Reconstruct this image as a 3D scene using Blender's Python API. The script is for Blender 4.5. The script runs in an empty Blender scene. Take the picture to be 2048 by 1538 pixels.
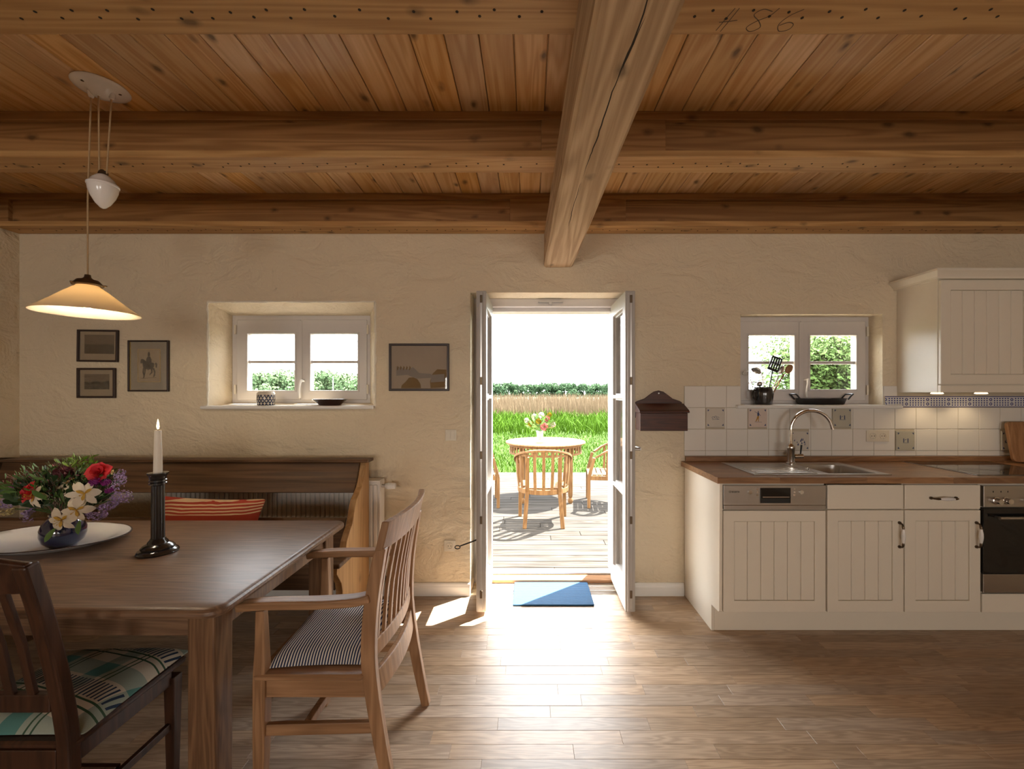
import bpy, bmesh, math, random
from mathutils import Vector, Matrix, Euler
random.seed(7)
sc = bpy.context.scene
COL = sc.collection
PI = math.pi

# ------------------------------------------------------------------ camera
cam_d = bpy.data.cameras.new('camera'); cam = bpy.data.objects.new('camera', cam_d); COL.objects.link(cam)
cam.location = (0, 0, 1.45); cam.rotation_euler = (PI/2, 0, 0)
cam_d.sensor_width = 36; cam_d.lens = 36*860/2048
cam_d.shift_x = -34/2048; cam_d.shift_y = 16/2048
cam_d.clip_start = 0.05; cam_d.clip_end = 2000
sc.camera = cam
sc.view_settings.view_transform = 'Standard'; sc.view_settings.look = 'None'
sc.view_settings.gamma = 1; sc.view_settings.exposure = 0.32
sc.view_settings.use_curve_mapping = False
try:
    sc.cycles.use_denoising = True
    sc.cycles.max_bounces = 10; sc.cycles.diffuse_bounces = 5; sc.cycles.transparent_max_bounces = 16
    sc.cycles.sample_clamp_indirect = 8
    sc.cycles.caustics_reflective = False; sc.cycles.caustics_refractive = False
except Exception:
    pass
# ------------------------------------------------------------------ world, sun, added rear fill lamps
SKY = 13.5; SUN = 70.0
world = bpy.data.worlds.new('world'); sc.world = world; world.use_nodes = True
bg = world.node_tree.nodes['Background']
bg.inputs[0].default_value = (0.93, 0.97, 1.0, 1); bg.inputs[1].default_value = SKY
sun_d = bpy.data.lights.new('sun', 'SUN'); sun_d.energy = SUN; sun_d.angle = 0.009; sun_d.color = (1, 0.96, 0.88)
sun = bpy.data.objects.new('sun', sun_d); COL.objects.link(sun)
el = math.radians(59); sdir = Vector((0.79*math.cos(el), 0.62*math.cos(el), math.sin(el)))
sun.rotation_euler = sdir.to_track_quat('Z', 'Y').to_euler(); sun.location = sdir*20
def area(name, loc, rot, sx, sy, power, col):
    d = bpy.data.lights.new(name, 'AREA'); d.shape = 'RECTANGLE'; d.size = sx; d.size_y = sy; d.energy = power; d.color = col
    o = bpy.data.objects.new(name, d); COL.objects.link(o); o.location = loc; o.rotation_euler = rot
    return o
# two fill lamps added behind the camera to brighten the room
area('rear_fill', (-1.5, -5.45, 1.3), (PI/2, 0, 0), 1.5, 1.1, 58, (1, 0.95, 0.88))
area('rear_fill', (1.5, -5.45, 1.3), (PI/2, 0, 0), 1.5, 1.1, 58, (1, 0.95, 0.88))

# ------------------------------------------------------------------ helpers
def lin(r, g, b):
    f = lambda c: (c/255/12.92) if c/255 <= 0.04045 else ((c/255+0.055)/1.055)**2.4
    return (f(r), f(g), f(b))
def tag(o, label=None, cat=None, group=None, kind=None):
    if label: o['label'] = label
    if cat: o['category'] = cat
    if group: o['group'] = group
    if kind: o['kind'] = kind
    return o
def empty(name, loc=(0, 0, 0), label=None, cat=None, group=None, kind=None, rz=0):
    o = bpy.data.objects.new(name, None); COL.objects.link(o); o.location = loc; o.rotation_euler = (0, 0, rz)
    o.empty_display_size = 0.05
    return tag(o, label, cat, group, kind)
def root_loc(p):
    while p.parent: p = p.parent
    return Vector(p.location)
def link_mesh(name, me, parent):
    o = bpy.data.objects.new(name, me); COL.objects.link(o)
    if parent: o.parent = parent
    return o
def catmull(pts, n=6):
    pts = [Vector(p) for p in pts]; out = []
    P = [pts[0]*2-pts[1]] + pts + [pts[-1]*2-pts[-2]]
    for i in range(1, len(P)-2):
        a, b, c, d = P[i-1], P[i], P[i+1], P[i+2]
        for k in range(n):
            t = k/n
            out.append(0.5*((2*b)+(c-a)*t+(2*a-5*b+4*c-d)*t*t+(3*b-a-3*c+d)*t**3))
    out.append(pts[-1]); return out
class B:
    def __init__(s): s.v = []; s.f = []
    def add(s, vs, fs):
        n = len(s.v); s.v += [tuple(x) for x in vs]; s.f += [tuple(i+n for i in f) for f in fs]; return s
    def box(s, x0, x1, y0, y1, z0, z1):
        return s.add([(x0,y0,z0),(x1,y0,z0),(x1,y1,z0),(x0,y1,z0),(x0,y0,z1),(x1,y0,z1),(x1,y1,z1),(x0,y1,z1)],
                     [(0,3,2,1),(4,5,6,7),(0,1,5,4),(1,2,6,5),(2,3,7,6),(3,0,4,7)])
    def obox(s, c, size, rot):
        R = Euler(rot).to_matrix(); c = Vector(c); x, y, z = [k/2 for k in size]
        vs = [c+R@Vector(p) for p in [(-x,-y,-z),(x,-y,-z),(x,y,-z),(-x,y,-z),(-x,-y,z),(x,-y,z),(x,y,z),(-x,y,z)]]
        return s.add(vs, [(0,3,2,1),(4,5,6,7),(0,1,5,4),(1,2,6,5),(2,3,7,6),(3,0,4,7)])
    def prism(s, poly, axis, a, b):
        # poly in the two remaining axes (in x,y,z order), extruded from a to b on axis
        n = len(poly)
        def P(p, t):
            return {'x': (t, p[0], p[1]), 'y': (p[0], t, p[1]), 'z': (p[0], p[1], t)}[axis]
        vs = [P(p, a) for p in poly]+[P(p, b) for p in poly]
        fs = [tuple(range(n)), tuple(range(2*n-1, n-1, -1))]+[(i, (i+1) % n, (i+1) % n+n, i+n) for i in range(n)]
        return s.add(vs, fs)
    def tube(s, pts, r, n=8, flat=1.0, cap=True):
        pts = [Vector(p) for p in pts]; m = len(pts)
        rs = r if isinstance(r, (list, tuple)) else [r]*m
        vs = []; up = None
        for i, p in enumerate(pts):
            t = (pts[min(i+1, m-1)]-pts[max(i-1, 0)]).normalized()
            if up is None:
                up = Vector((0, 0, 1)) if abs(t.z) < 0.9 else Vector((1, 0, 0))
            u = (up-t*up.dot(t)).normalized(); w = t.cross(u); up = u
            for k in range(n):
                a = 2*PI*k/n
                vs.append(p+(w*math.cos(a)+u*math.sin(a)*flat)*rs[i])
        fs = [(i*n+k, i*n+(k+1) % n, (i+1)*n+(k+1) % n, (i+1)*n+k) for i in range(m-1) for k in range(n)]
        if cap: fs += [tuple(range(n-1, -1, -1)), tuple(range((m-1)*n, m*n))]
        return s.add(vs, fs)
    def sweep(s, pts, w, h, wdir=(0, 1, 0)):
        # rectangular bar along pts: w along wdir, h across; w,h may be lists
        pts = [Vector(p) for p in pts]; m = len(pts); wd = Vector(wdir).normalized(); vs = []
        for i, p in enumerate(pts):
            t = (pts[min(i+1, m-1)]-pts[max(i-1, 0)]).normalized()
            a = (wd-t*wd.dot(t)).normalized(); b = t.cross(a)
            ww = (w[i] if isinstance(w, (list, tuple)) else w)/2; hh = (h[i] if isinstance(h, (list, tuple)) else h)/2
            vs += [p-a*ww-b*hh, p+a*ww-b*hh, p+a*ww+b*hh, p-a*ww+b*hh]
        fs = [(i*4+k, i*4+(k+1) % 4, i*4+4+(k+1) % 4, i*4+4+k) for i in range(m-1) for k in range(4)]
        fs += [(3, 2, 1, 0), tuple(range((m-1)*4, m*4))]
        return s.add(vs, fs)
    def lathe(s, prof, c=(0, 0, 0), n=32, sx=1, sy=1):
        cx, cy, cz = c; m = len(prof)
        vs = [(cx+r*sx*math.cos(2*PI*k/n), cy+r*sy*math.sin(2*PI*k/n), cz+z) for r, z in prof for k in range(n)]
        fs = [(i*n+k, i*n+(k+1) % n, (i+1)*n+(k+1) % n, (i+1)*n+k) for i in range(m-1) for k in range(n)]
        if prof[0][0] > 0 and prof[0] != prof[-1]: fs.append(tuple(range(n-1, -1, -1)))
        if prof[-1][0] > 0 and prof[0] != prof[-1]: fs.append(tuple(range((m-1)*n, m*n)))
        return s.add(vs, fs)
    def ball(s, c, rx, ry=None, rz=None, u=12, v=8):
        ry = ry or rx; rz = rz or rx; c = Vector(c)
        vs = [c+Vector((0, 0, -rz))]
        for i in range(1, v):
            a = PI*i/v-PI/2
            vs += [c+Vector((rx*math.cos(a)*math.cos(2*PI*k/u), ry*math.cos(a)*math.sin(2*PI*k/u), rz*math.sin(a))) for k in range(u)]
        vs.append(c+Vector((0, 0, rz))); L = len(vs)-1
        fs = [(0, 1+(k+1) % u, 1+k) for k in range(u)]
        fs += [(1+i*u+k, 1+i*u+(k+1) % u, 1+(i+1)*u+(k+1) % u, 1+(i+1)*u+k) for i in range(v-2) for k in range(u)]
        fs += [(L, 1+(v-2)*u+k, 1+(v-2)*u+(k+1) % u) for k in range(u)]
        return s.add(vs, fs)
    def cells(s, xs, zs, solid, y0, y1, plane='xz'):
        # slab made of grid cells (no inner faces); solid(i,j) -> bool
        def P(x, z, y): return (x, y, z) if plane == 'xz' else (x, z, y)
        nx, nz = len(xs)-1, len(zs)-1
        S = lambda i, j: 0 <= i < nx and 0 <= j < nz and solid(i, j)
        for i in range(nx):
            for j in range(nz):
                if not S(i, j): continue
                a, b, c, d = (xs[i], zs[j]), (xs[i+1], zs[j]), (xs[i+1], zs[j+1]), (xs[i], zs[j+1])
                s.add([P(*p, y0) for p in (a, b, c, d)], [(0, 1, 2, 3)])
                s.add([P(*p, y1) for p in (d, c, b, a)], [(0, 1, 2, 3)])
                for (p, q, ii, jj) in ((a, b, i, j-1), (b, c, i+1, j), (c, d, i, j+1), (d, a, i-1, j)):
                    if not S(ii, jj): s.add([P(*p, y0), P(*q, y0), P(*q, y1), P(*p, y1)], [(0, 1, 2, 3)])
        return s
    def mesh(s, name, off=(0, 0, 0), smooth=False, weld=False, ang=40):
        o = Vector(off)
        me = bpy.data.meshes.new(name); me.from_pydata([tuple(Vector(v)-o) for v in s.v], [], s.f)
        bm = bmesh.new(); bm.from_mesh(me)
        if weld: bmesh.ops.remove_doubles(bm, verts=bm.verts, dist=1e-5)
        bmesh.ops.recalc_face_normals(bm, faces=bm.faces)
        bm.to_mesh(me); bm.free()
        if smooth:
            me.polygons.foreach_set('use_smooth', [True]*len(me.polygons))
            me.set_sharp_from_angle(angle=math.radians(ang))
        return me
    def obj(s, name, mat, parent=None, smooth=False, bevel=0, seg=2, sub=0, weld=False, ang=40, label=None, cat=None, group=None, kind=None):
        off = root_loc(parent) if parent else Vector((0, 0, 0))
        loc = None
        if not parent:      # origin at the base centre of the thing
            xs = [v[0] for v in s.v]; ys = [v[1] for v in s.v]; zs = [v[2] for v in s.v]
            loc = Vector(((min(xs)+max(xs))/2, (min(ys)+max(ys))/2, min(zs))); off = loc
        me = s.mesh(name, off, smooth or sub > 0, weld or sub > 0 or bevel > 0, ang)
        me.materials.append(mat); o = link_mesh(name, me, parent)
        if loc is not None: o.location = loc
        if bevel:
            m = o.modifiers.new('bevel', 'BEVEL'); m.width = bevel; m.segments = seg; m.limit_method = 'ANGLE'; m.angle_limit = math.radians(38)
            m.harden_normals = False
            if seg > 1 and not smooth: me.polygons.foreach_set('use_smooth', [False]*len(me.polygons))
        if sub:
            m = o.modifiers.new('sub', 'SUBSURF'); m.levels = sub; m.render_levels = sub
        return tag(o, label, cat, group, kind)
_pc = {}
def piece(name, x0, x1, y0, y1, z0, z1, mat, parent, bev=0.0015, key=''):
    """a cheap bevelled box (shared mesh for equal sizes), its origin at its own centre"""
    sx, sy, sz = round(x1-x0, 4), round(y1-y0, 4), round(z1-z0, 4)
    k = (sx, sy, sz, mat.name, bev, key)
    if k not in _pc:
        me = bpy.data.meshes.new(name); bm = bmesh.new(); bmesh.ops.create_cube(bm, size=1)
        bmesh.ops.scale(bm, vec=(sx, sy, sz), verts=bm.verts)
        if bev: bmesh.ops.bevel(bm, geom=bm.edges[:], offset=bev, segments=1, affect='EDGES')
        bm.to_mesh(me); bm.free(); me.materials.append(mat); _pc[k] = me
    o = link_mesh(name, _pc[k], parent)
    c = Vector(((x0+x1)/2, (y0+y1)/2, (z0+z1)/2))
    o.location = c-(root_loc(parent) if parent else Vector((0, 0, 0)))
    return o
def copy_tree(o, parent=None):
    c = o.copy(); COL.objects.link(c); c.parent = parent
    for ch in list(o.children): copy_tree(ch, c)
    return c
def ring(x0, x1, z0, z1, t, y0, y1, tb=None, tt=None):
    tb = t if tb is None else tb; tt = t if tt is None else tt
    return B().cells([x0, x0+t, x1-t, x1], [z0, z0+tb, z1-tt, z1], lambda i, j: not (i == 1 and j == 1), y0, y1)

# ------------------------------------------------------------------ materials
class N:
    def __init__(s, name):
        s.m = bpy.data.materials.new(name); s.m.use_nodes = True; s.nt = s.m.node_tree
        s.p = s.nt.nodes['Principled BSDF']
    def n(s, t, **kw):
        x = s.nt.nodes.new(t)
        for k, v in kw.items():
            if isinstance(k, str) and hasattr(x, k): setattr(x, k, v)
        return x
    def l(s, a, b): s.nt.links.new(a, b)
    def math(s, op, a, b=None, clamp=False):
        x = s.nt.nodes.new('ShaderNodeMath'); x.operation = op; x.use_clamp = clamp
        for i, q in enumerate((a, b)):
            if q is None: continue
            if isinstance(q, (int, float)): x.inputs[i].default_value = q
            else: s.l(q, x.inputs[i])
        return x.outputs[0]
    def mix(s, f, a, b, mode='MIX'):
        x = s.nt.nodes.new('ShaderNodeMix'); x.data_type = 'RGBA'; x.blend_type = mode
        for i, q in ((0, f), (6, a), (7, b)):
            if isinstance(q, (int, float)): x.inputs[i].default_value = q
            elif isinstance(q, (tuple, list)): x.inputs[i].default_value = (*q[:3], 1)
            else: s.l(q, x.inputs[i])
        return x.outputs[2]
    def ramp(s, f, stops):
        x = s.nt.nodes.new('ShaderNodeValToRGB'); e = x.color_ramp.elements
        while len(e) < len(stops): e.new(0.5)
        for k, (p, c) in enumerate(stops):
            e[k].position = p; e[k].color = (*c, 1) if len(c) == 3 else c
        s.l(f, x.inputs[0]); return x.outputs[0]
    def noise(s, vec, scale, detail=3, rough=0.5, dist=0):
        x = s.nt.nodes.new('ShaderNodeTexNoise'); x.inputs['Scale'].default_value = scale; x.inputs['Detail'].default_value = detail
        x.inputs['Roughness'].default_value = rough; x.inputs['Distortion'].default_value = dist
        if vec is not None: s.l(vec, x.inputs['Vector'])
        return x.outputs['Fac']
    def mapping(s, vec, scale=(1, 1, 1), rot=(0, 0, 0), loc=(0, 0, 0)):
        x = s.nt.nodes.new('ShaderNodeMapping'); x.inputs['Scale'].default_value = scale; x.inputs['Rotation'].default_value = rot; x.inputs['Location'].default_value = loc
        s.l(vec, x.inputs['Vector']); return x.outputs[0]
    def obj(s): return s.nt.nodes.new('ShaderNodeTexCoord').outputs['Object']
    def rnd(s): return s.nt.nodes.new('ShaderNodeObjectInfo').outputs['Random']
    def bump(s, h, strength=0.3, dist=0.01):
        x = s.nt.nodes.new('ShaderNodeBump'); x.inputs['Strength'].default_value = strength; x.inputs['Distance'].default_value = dist
        s.l(h, x.inputs['Height']); s.l(x.outputs[0], s.p.inputs['Normal'])
    def sep(s, vec):
        x = s.nt.nodes.new('ShaderNodeSeparateXYZ'); s.l(vec, x.inputs[0]); return x.outputs
    def set(s, base=None, rough=0.5, metal=0, spec=None, coat=0):
        if base is not None:
            if isinstance(base, (tuple, list)): s.p.inputs['Base Color'].default_value = (*base[:3], 1)
            else: s.l(base, s.p.inputs['Base Color'])
        s.p.inputs['Roughness'].default_value = rough; s.p.inputs['Metallic'].default_value = metal
        if spec is not None: s.p.inputs['Specular IOR Level'].default_value = spec
        if coat: s.p.inputs['Coat Weight'].default_value = coat; s.p.inputs['Coat Roughness'].default_value = 0.1
        return s
def plain(name, col, rough=0.5, metal=0, spec=None, coat=0, bump=0, bscale=80, vary=0.06):
    m = N(name); v = m.obj()
    n1 = m.noise(v, bscale*0.25, 3)
    c = m.mix(n1, tuple(k*(1-vary) for k in col), tuple(min(1, k*(1+vary)) for k in col))
    m.set(c, rough, metal, spec, coat)
    if bump: m.bump(m.noise(v, bscale, 4), bump, 0.004)
    return m.m
def wood(name, base, dark, axis='x', along=1.2, across=14, rough=0.5, knots=0.0, vary=0.3, ring=0.35, bump=0.12, spec=0.4, coat=0, hue=0.0):
    m = N(name); v = m.obj(); r = m.rnd()
    cx = m.n('ShaderNodeCombineXYZ'); k = m.math('MULTIPLY', r, 61.0)
    for i in range(3): m.l(k, cx.inputs[i])
    va = m.n('ShaderNodeVectorMath'); va.operation = 'ADD'; m.l(v, va.inputs[0]); m.l(cx.outputs[0], va.inputs[1]); vv = va.outputs[0]
    sc_ = {'x': (along, across, across), 'y': (across, along, across), 'z': (across, across, along)}[axis]
    g = m.mapping(vv, sc_)
    n1 = m.noise(g, 0.55, 2, 0.5, 0.4)
    rings = m.math('MULTIPLY_ADD', m.math('SINE', m.math('MULTIPLY', n1, 46.0)), 0.5); rings.node.inputs[2].default_value = 0.5
    n2 = m.noise(m.mapping(vv, tuple(q*(6 if q == across else 3.0) for q in sc_)), 1.0, 6, 0.65)
    f = m.math('ADD', m.math('MULTIPLY', rings, ring), m.math('MULTIPLY', n2, 1-ring))
    c = m.mix(m.ramp(f, [(0.25, (0, 0, 0)), (0.75, (1, 1, 1))]), dark, base)
    if knots:
        vo = m.n('ShaderNodeTexVoronoi'); vo.inputs['Scale'].default_value = 1.0
        ks = {'x': (4.5, 8.0, 8.0), 'y': (8.0, 4.5, 8.0), 'z': (8.0, 8.0, 4.5)}[axis]
        dn = m.n('ShaderNodeTexNoise'); dn.inputs['Scale'].default_value = 14; m.l(vv, dn.inputs['Vector'])
        sc2 = m.n('ShaderNodeVectorMath'); sc2.operation = 'SCALE'; sc2.inputs['Scale'].default_value = 0.03; m.l(dn.outputs['Color'], sc2.inputs[0])
        ad = m.n('ShaderNodeVectorMath'); ad.operation = 'ADD'; m.l(vv, ad.inputs[0]); m.l(sc2.outputs[0], ad.inputs[1])
        m.l(m.mapping(ad.outputs[0], ks), vo.inputs['Vector'])
        kf = m.ramp(vo.outputs['Distance'], [(0.06, (1, 1, 1)), (0.11, (0.5, 0.5, 0.5)), (0.19, (0, 0, 0))])
        c = m.mix(m.math('MULTIPLY', kf, knots), c, tuple(q*0.28 for q in dark))
    hs = m.n('ShaderNodeHueSaturation'); m.l(c, hs.inputs['Color'])
    m.l(m.math('ADD', m.math('MULTIPLY', r, 2*vary), 1-vary), hs.inputs['Value'])
    if hue:
        r2 = m.math('FRACT', m.math('MULTIPLY', r, 17.3))
        m.l(m.math('ADD', m.math('MULTIPLY', r2, hue), 1-hue/2), hs.inputs['Saturation'])
    m.set(hs.outputs[0], rough, 0, spec, coat)
    if bump: m.bump(f, bump, 0.003)
    return m.m
def plaster(name, col, rough=0.9, strength=0.55, scale=5):
    m = N(name); v = m.obj()
    n1 = m.noise(v, 1.3, 4, 0.55); n2 = m.noise(m.mapping(v, (0.8, 1, 1.3)), scale, 4, 0.55, 0.8); n3 = m.noise(v, 60, 3)
    c = m.mix(n1, tuple(k*0.93 for k in col), tuple(min(1, k*1.06) for k in col))
    c = m.mix(m.math('MULTIPLY', n3, 0.12), c, tuple(k*0.8 for k in col))
    m.set(c, rough, 0, 0.2)
    h = m.math('ADD', n2, m.math('MULTIPLY', n3, 0.12)); m.bump(h, strength, 0.05)
    return m.m
def glass_mat(name, tint=(1, 1, 1), refl=0.12):
    m = N(name); nt = m.nt; nt.nodes.remove(m.p)
    t = m.n('ShaderNodeBsdfTransparent'); t.inputs[0].default_value = (*tint, 1)
    g = m.n('ShaderNodeBsdfGlossy'); g.inputs['Roughness'].default_value = 0.02
    lw = m.n('ShaderNodeLayerWeight'); lw.inputs[0].default_value = 0.35
    f = m.math('ADD', m.math('MULTIPLY', lw.outputs['Fresnel'], 0.45), refl*0.2, True)
    mx = m.n('ShaderNodeMixShader'); m.l(f, mx.inputs[0]); m.l(t.outputs[0], mx.inputs[1]); m.l(g.outputs[0], mx.inputs[2])
    m.l(mx.outputs[0], nt.nodes['Material Output'].inputs[0]); return m.m
def emit(name, col, s):
    m = N(name); m.set((0.8, 0.8, 0.8), 0.4); m.p.inputs['Emission Color'].default_value = (*col, 1); m.p.inputs['Emission Strength'].default_value = s
    return m.m
M = {}
M['wall'] = plaster('plaster_cream', (0.74, 0.635, 0.47), strength=0.8)
M['wallw'] = plaster('plaster_white_edge', (0.82, 0.76, 0.64), 0.85, 0.4, 12)
M['ceilwood'] = wood('pine_ceiling_boards', (0.66, 0.42, 0.20), (0.50, 0.27, 0.10), 'y', 1.2, 17, 0.38, 0.95, 0.12, 0.4, hue=0.2)
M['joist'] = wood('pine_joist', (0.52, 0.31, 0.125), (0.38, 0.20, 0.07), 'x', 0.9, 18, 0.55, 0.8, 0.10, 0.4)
M['mainbeam'] = wood('old_beam', (0.58, 0.42, 0.26), (0.36, 0.235, 0.13), 'y', 0.9, 16, 0.75, 0.7, 0.05, 0.35, 0.5)
M['floor'] = wood('oak_parquet', (0.45, 0.32, 0.215), (0.32, 0.22, 0.145), 'x', 4.0, 46, 0.38, 0.12, 0.17, 0.45, 0.06, 0.5, hue=0.25)
M['table'] = wood('dark_oak_table', (0.235, 0.138, 0.08), (0.115, 0.062, 0.035), 'x', 2.6, 36, 0.36, 0, 0.03, 0.3, 0.06, 0.5)
M['tableleg'] = wood('dark_oak_leg', (0.23, 0.125, 0.062), (0.11, 0.055, 0.027), 'z', 2.4, 32, 0.42, 0, 0.05, 0.3, 0.08)
M['bench'] = wood('dark_bench', (0.16, 0.085, 0.04), (0.075, 0.038, 0.018), 'x', 0.8, 18, 0.5, 0.2, 0.05, 0.35, 0.1)
M['benchside'] = wood('pine_bench_end', (0.50, 0.29, 0.12), (0.36, 0.19, 0.07), 'z', 1.0, 14, 0.5, 0.4, 0.03, 0.35)
M['oak'] = wood('oak_armchair', (0.40, 0.225, 0.115), (0.25, 0.13, 0.06), 'z', 1.6, 22, 0.42, 0.1, 0.06, 0.35, 0.08)
M['oakx'] = wood('oak_armchair_across', (0.40, 0.225, 0.115), (0.25, 0.13, 0.06), 'x', 1.6, 22, 0.42, 0.1, 0.06, 0.35, 0.08)
M['mahog'] = wood('dark_mahogany', (0.065, 0.027, 0.014), (0.028, 0.011, 0.006), 'z', 1.5, 20, 0.35, 0, 0.05, 0.3, 0.08)
M['saltbox'] = wood('red_brown_box', (0.10, 0.032, 0.018), (0.045, 0.014, 0.009), 'x', 1.5, 26, 0.4, 0, 0.05, 0.3, 0.06)
M['counter'] = wood('oak_worktop', (0.36, 0.195, 0.095), (0.21, 0.105, 0.05), 'x', 3.0, 22, 0.32, 0, 0.16, 0.3, 0.03, 0.5)
M['board'] = wood('beech_board', (0.40, 0.21, 0.10), (0.27, 0.13, 0.055), 'z', 1.6, 22, 0.5, 0, 0.05)
M['teak'] = wood('teak_garden', (0.135, 0.076, 0.034), (0.082, 0.042, 0.018), 'z', 1.6, 22, 0.7, 0, 0.1, spec=0.1)
M['deck'] = wood('weathered_deck', (0.042, 0.037, 0.032), (0.018, 0.0155, 0.013), 'x', 1.2, 22, 0.9, 0.1, 0.14, spec=0.05)
M['cream'] = plain('cream_lacquer', (0.79, 0.725, 0.615), 0.38, 0, 0.4, vary=0.015)
M['white'] = plain('white_paint', (0.80, 0.79, 0.76), 0.42, vary=0.02)
M['frame'] = plain('window_paint', (0.62, 0.585, 0.565), 0.45, vary=0.03)
M['doorpaint'] = plain('door_paint', (0.47, 0.44, 0.41), 0.5, vary=0.04)
M['jointweb'] = wood('shaded_pine_web', (0.36, 0.19, 0.07), (0.23, 0.11, 0.036), 'x', 0.9, 18, 0.55, 0.8, 0.10, 0.4)  # joist pine darkened, shade of the joist faces put into the colour
M['tile'] = plain('white_tile', (0.78, 0.75, 0.70), 0.18, 0, 0.5, vary=0.03, bump=0.05, bscale=14)
M['grout'] = plain('grout', (0.50, 0.44, 0.34), 0.9, vary=0.1)
M['oldtile'] = plain('old_grey_tile', (0.47, 0.45, 0.37), 0.35, vary=0.12, bump=0.1, bscale=30)
M['pinktile'] = plain('old_pink_tile', (0.66, 0.55, 0.48), 0.35, vary=0.08, bump=0.1, bscale=30)
M['oldtile2'] = plain('old_pale_tile', (0.60, 0.56, 0.49), 0.35, vary=0.1, bump=0.1, bscale=30)
M['bluepaint'] = plain('blue_glaze', (0.035, 0.06, 0.16), 0.3)
M['ochre'] = plain('ochre_glaze', (0.42, 0.22, 0.03), 0.4)
M['steel'] = plain('brushed_steel', (0.55, 0.53, 0.51), 0.30, 1.0, vary=0.03)
M['chrome'] = plain('chrome', (0.75, 0.74, 0.72), 0.08, 1.0, vary=0.01)
M['bronze'] = plain('bronze', (0.14, 0.10, 0.065), 0.4, 0.9)
M['black'] = plain('black_iron', (0.012, 0.012, 0.013), 0.45)
M['blackgl'] = plain('black_glass', (0.008, 0.007, 0.007), 0.06, 0, 0.6)
M['porcelain'] = plain('white_porcelain', (0.80, 0.78, 0.76), 0.15, 0, 0.5, vary=0.02)
M['glass'] = glass_mat('window_glass')
M['picglass'] = glass_mat('picture_glass', (1, 1, 1), 0.12)
M['cord'] = plain('flax_cord', (0.45, 0.31, 0.17), 0.9, bump=0.4, bscale=400)
M['wax'] = plain('candle_wax', (0.86, 0.79, 0.68), 0.45)
M['blackceramic'] = plain('black_ceramic', (0.018, 0.016, 0.016), 0.18, 0, 0.6, coat=0.5)
M['navy'] = plain('navy_glaze', (0.008, 0.012, 0.045), 0.08, 0, 0.6, coat=1)
M['darkframe'] = plain('dark_picture_frame', (0.035, 0.018, 0.014), 0.4)
M['gold'] = plain('gold_line', (0.75, 0.55, 0.22), 0.3, 0.8)
M['matgrey'] = plain('grey_mount', (0.40, 0.36, 0.29), 0.9)
M['paper'] = plain('aged_paper', (0.48, 0.38, 0.26), 0.9)
M['plastic'] = plain('cream_plastic', (0.72, 0.66, 0.54), 0.4)
M['radiator'] = plain('radiator_enamel', (0.80, 0.76, 0.70), 0.35)
M['pencil'] = plain('pencil_grey', (0.10, 0.07, 0.045), 0.9)
M['crack'] = plain('dark_crack', (0.03, 0.02, 0.012), 1.0)
# ------------------------------------------------------------------ room shell
XL, XR, YB, YR, ZC = -3.65, 3.70, 3.08, -5.5, 2.81
ZJ = 2.585
# back wall with two window openings and the terrace door opening (plaster reveals)
W1 = (-2.30, -1.10, 1.353, 2.10); W1i = (-2.275, -1.235, 1.372, 2.03); YW1 = 3.33
DO = (-0.42, 0.75, 0.0, 2.166); W2 = (1.515, 2.532, 1.362, 2.012); YW2 = 3.24; YO = 3.46
W1o = (-2.44, -1.20, 1.34, 2.08); W2o = (1.46, 2.72, 1.33, 2.05)      # outer faces of the window reveals
b = B()
for yy, holes in ((YB, (W1, DO, W2)), (YO, (W1o, DO, W2o))):
    xs = sorted({XL-0.2, XR+0.2, *[h[0] for h in holes], *[h[1] for h in holes]}); zs = sorted({-0.12, 0.0, ZC+0.05, *[h[2] for h in holes], *[h[3] for h in holes]})
    for i in range(len(xs)-1):
        for j in range(len(zs)-1):
            xm = (xs[i]+xs[i+1])/2; zm = (zs[j]+zs[j+1])/2
            if any(o[0] < xm < o[1] and o[2] < zm < o[3] for o in holes): continue
            b.add([(x, yy, z) for x, z in ((xs[i], zs[j]), (xs[i+1], zs[j]), (xs[i+1], zs[j+1]), (xs[i], zs[j+1]))], [(0, 1, 2, 3)])
def reveal(b, o, oi, y0, ym, y1, oo=None):
    oo = oo or o; c2 = [(oo[0], oo[2]), (oo[1], oo[2]), (oo[1], oo[3]), (oo[0], oo[3])]
    c0 = [(o[0], o[2]), (o[1], o[2]), (o[1], o[3]), (o[0], o[3])]; c1 = [(oi[0], oi[2]), (oi[1], oi[2]), (oi[1], oi[3]), (oi[0], oi[3])]
    for k in range(4):
        p, q = c0[k], c0[(k+1) % 4]; r, s_ = c1[k], c1[(k+1) % 4]
        b.add([(p[0], y0, p[1]), (q[0], y0, q[1]), (s_[0], ym, s_[1]), (r[0], ym, r[1])], [(0, 1, 2, 3)])
        p, q = c2[k], c2[(k+1) % 4]
        b.add([(r[0], ym, r[1]), (s_[0], ym, s_[1]), (q[0], y1, q[1]), (p[0], y1, p[1])], [(0, 1, 2, 3)])
reveal(b, W1, W1i, YB, YW1, YO, W1o); reveal(b, DO, DO, YB, 3.3, YO); reveal(b, W2, W2, YB, 3.24, YO, W2o)
e = (xs[0], xs[-1], zs[0], zs[-1])
b.add([(e[0], YB, e[2]), (e[1], YB, e[2]), (e[1], YO, e[2]), (e[0], YO, e[2]), (e[0], YB, e[3]), (e[1], YB, e[3]), (e[1], YO, e[3]), (e[0], YO, e[3])],
      [(0, 1, 2, 3), (4, 5, 6, 7), (0, 3, 7, 4), (1, 2, 6, 5)])
wb = b.obj('wall_back', M['wall'], kind='structure', weld=True)
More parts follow.
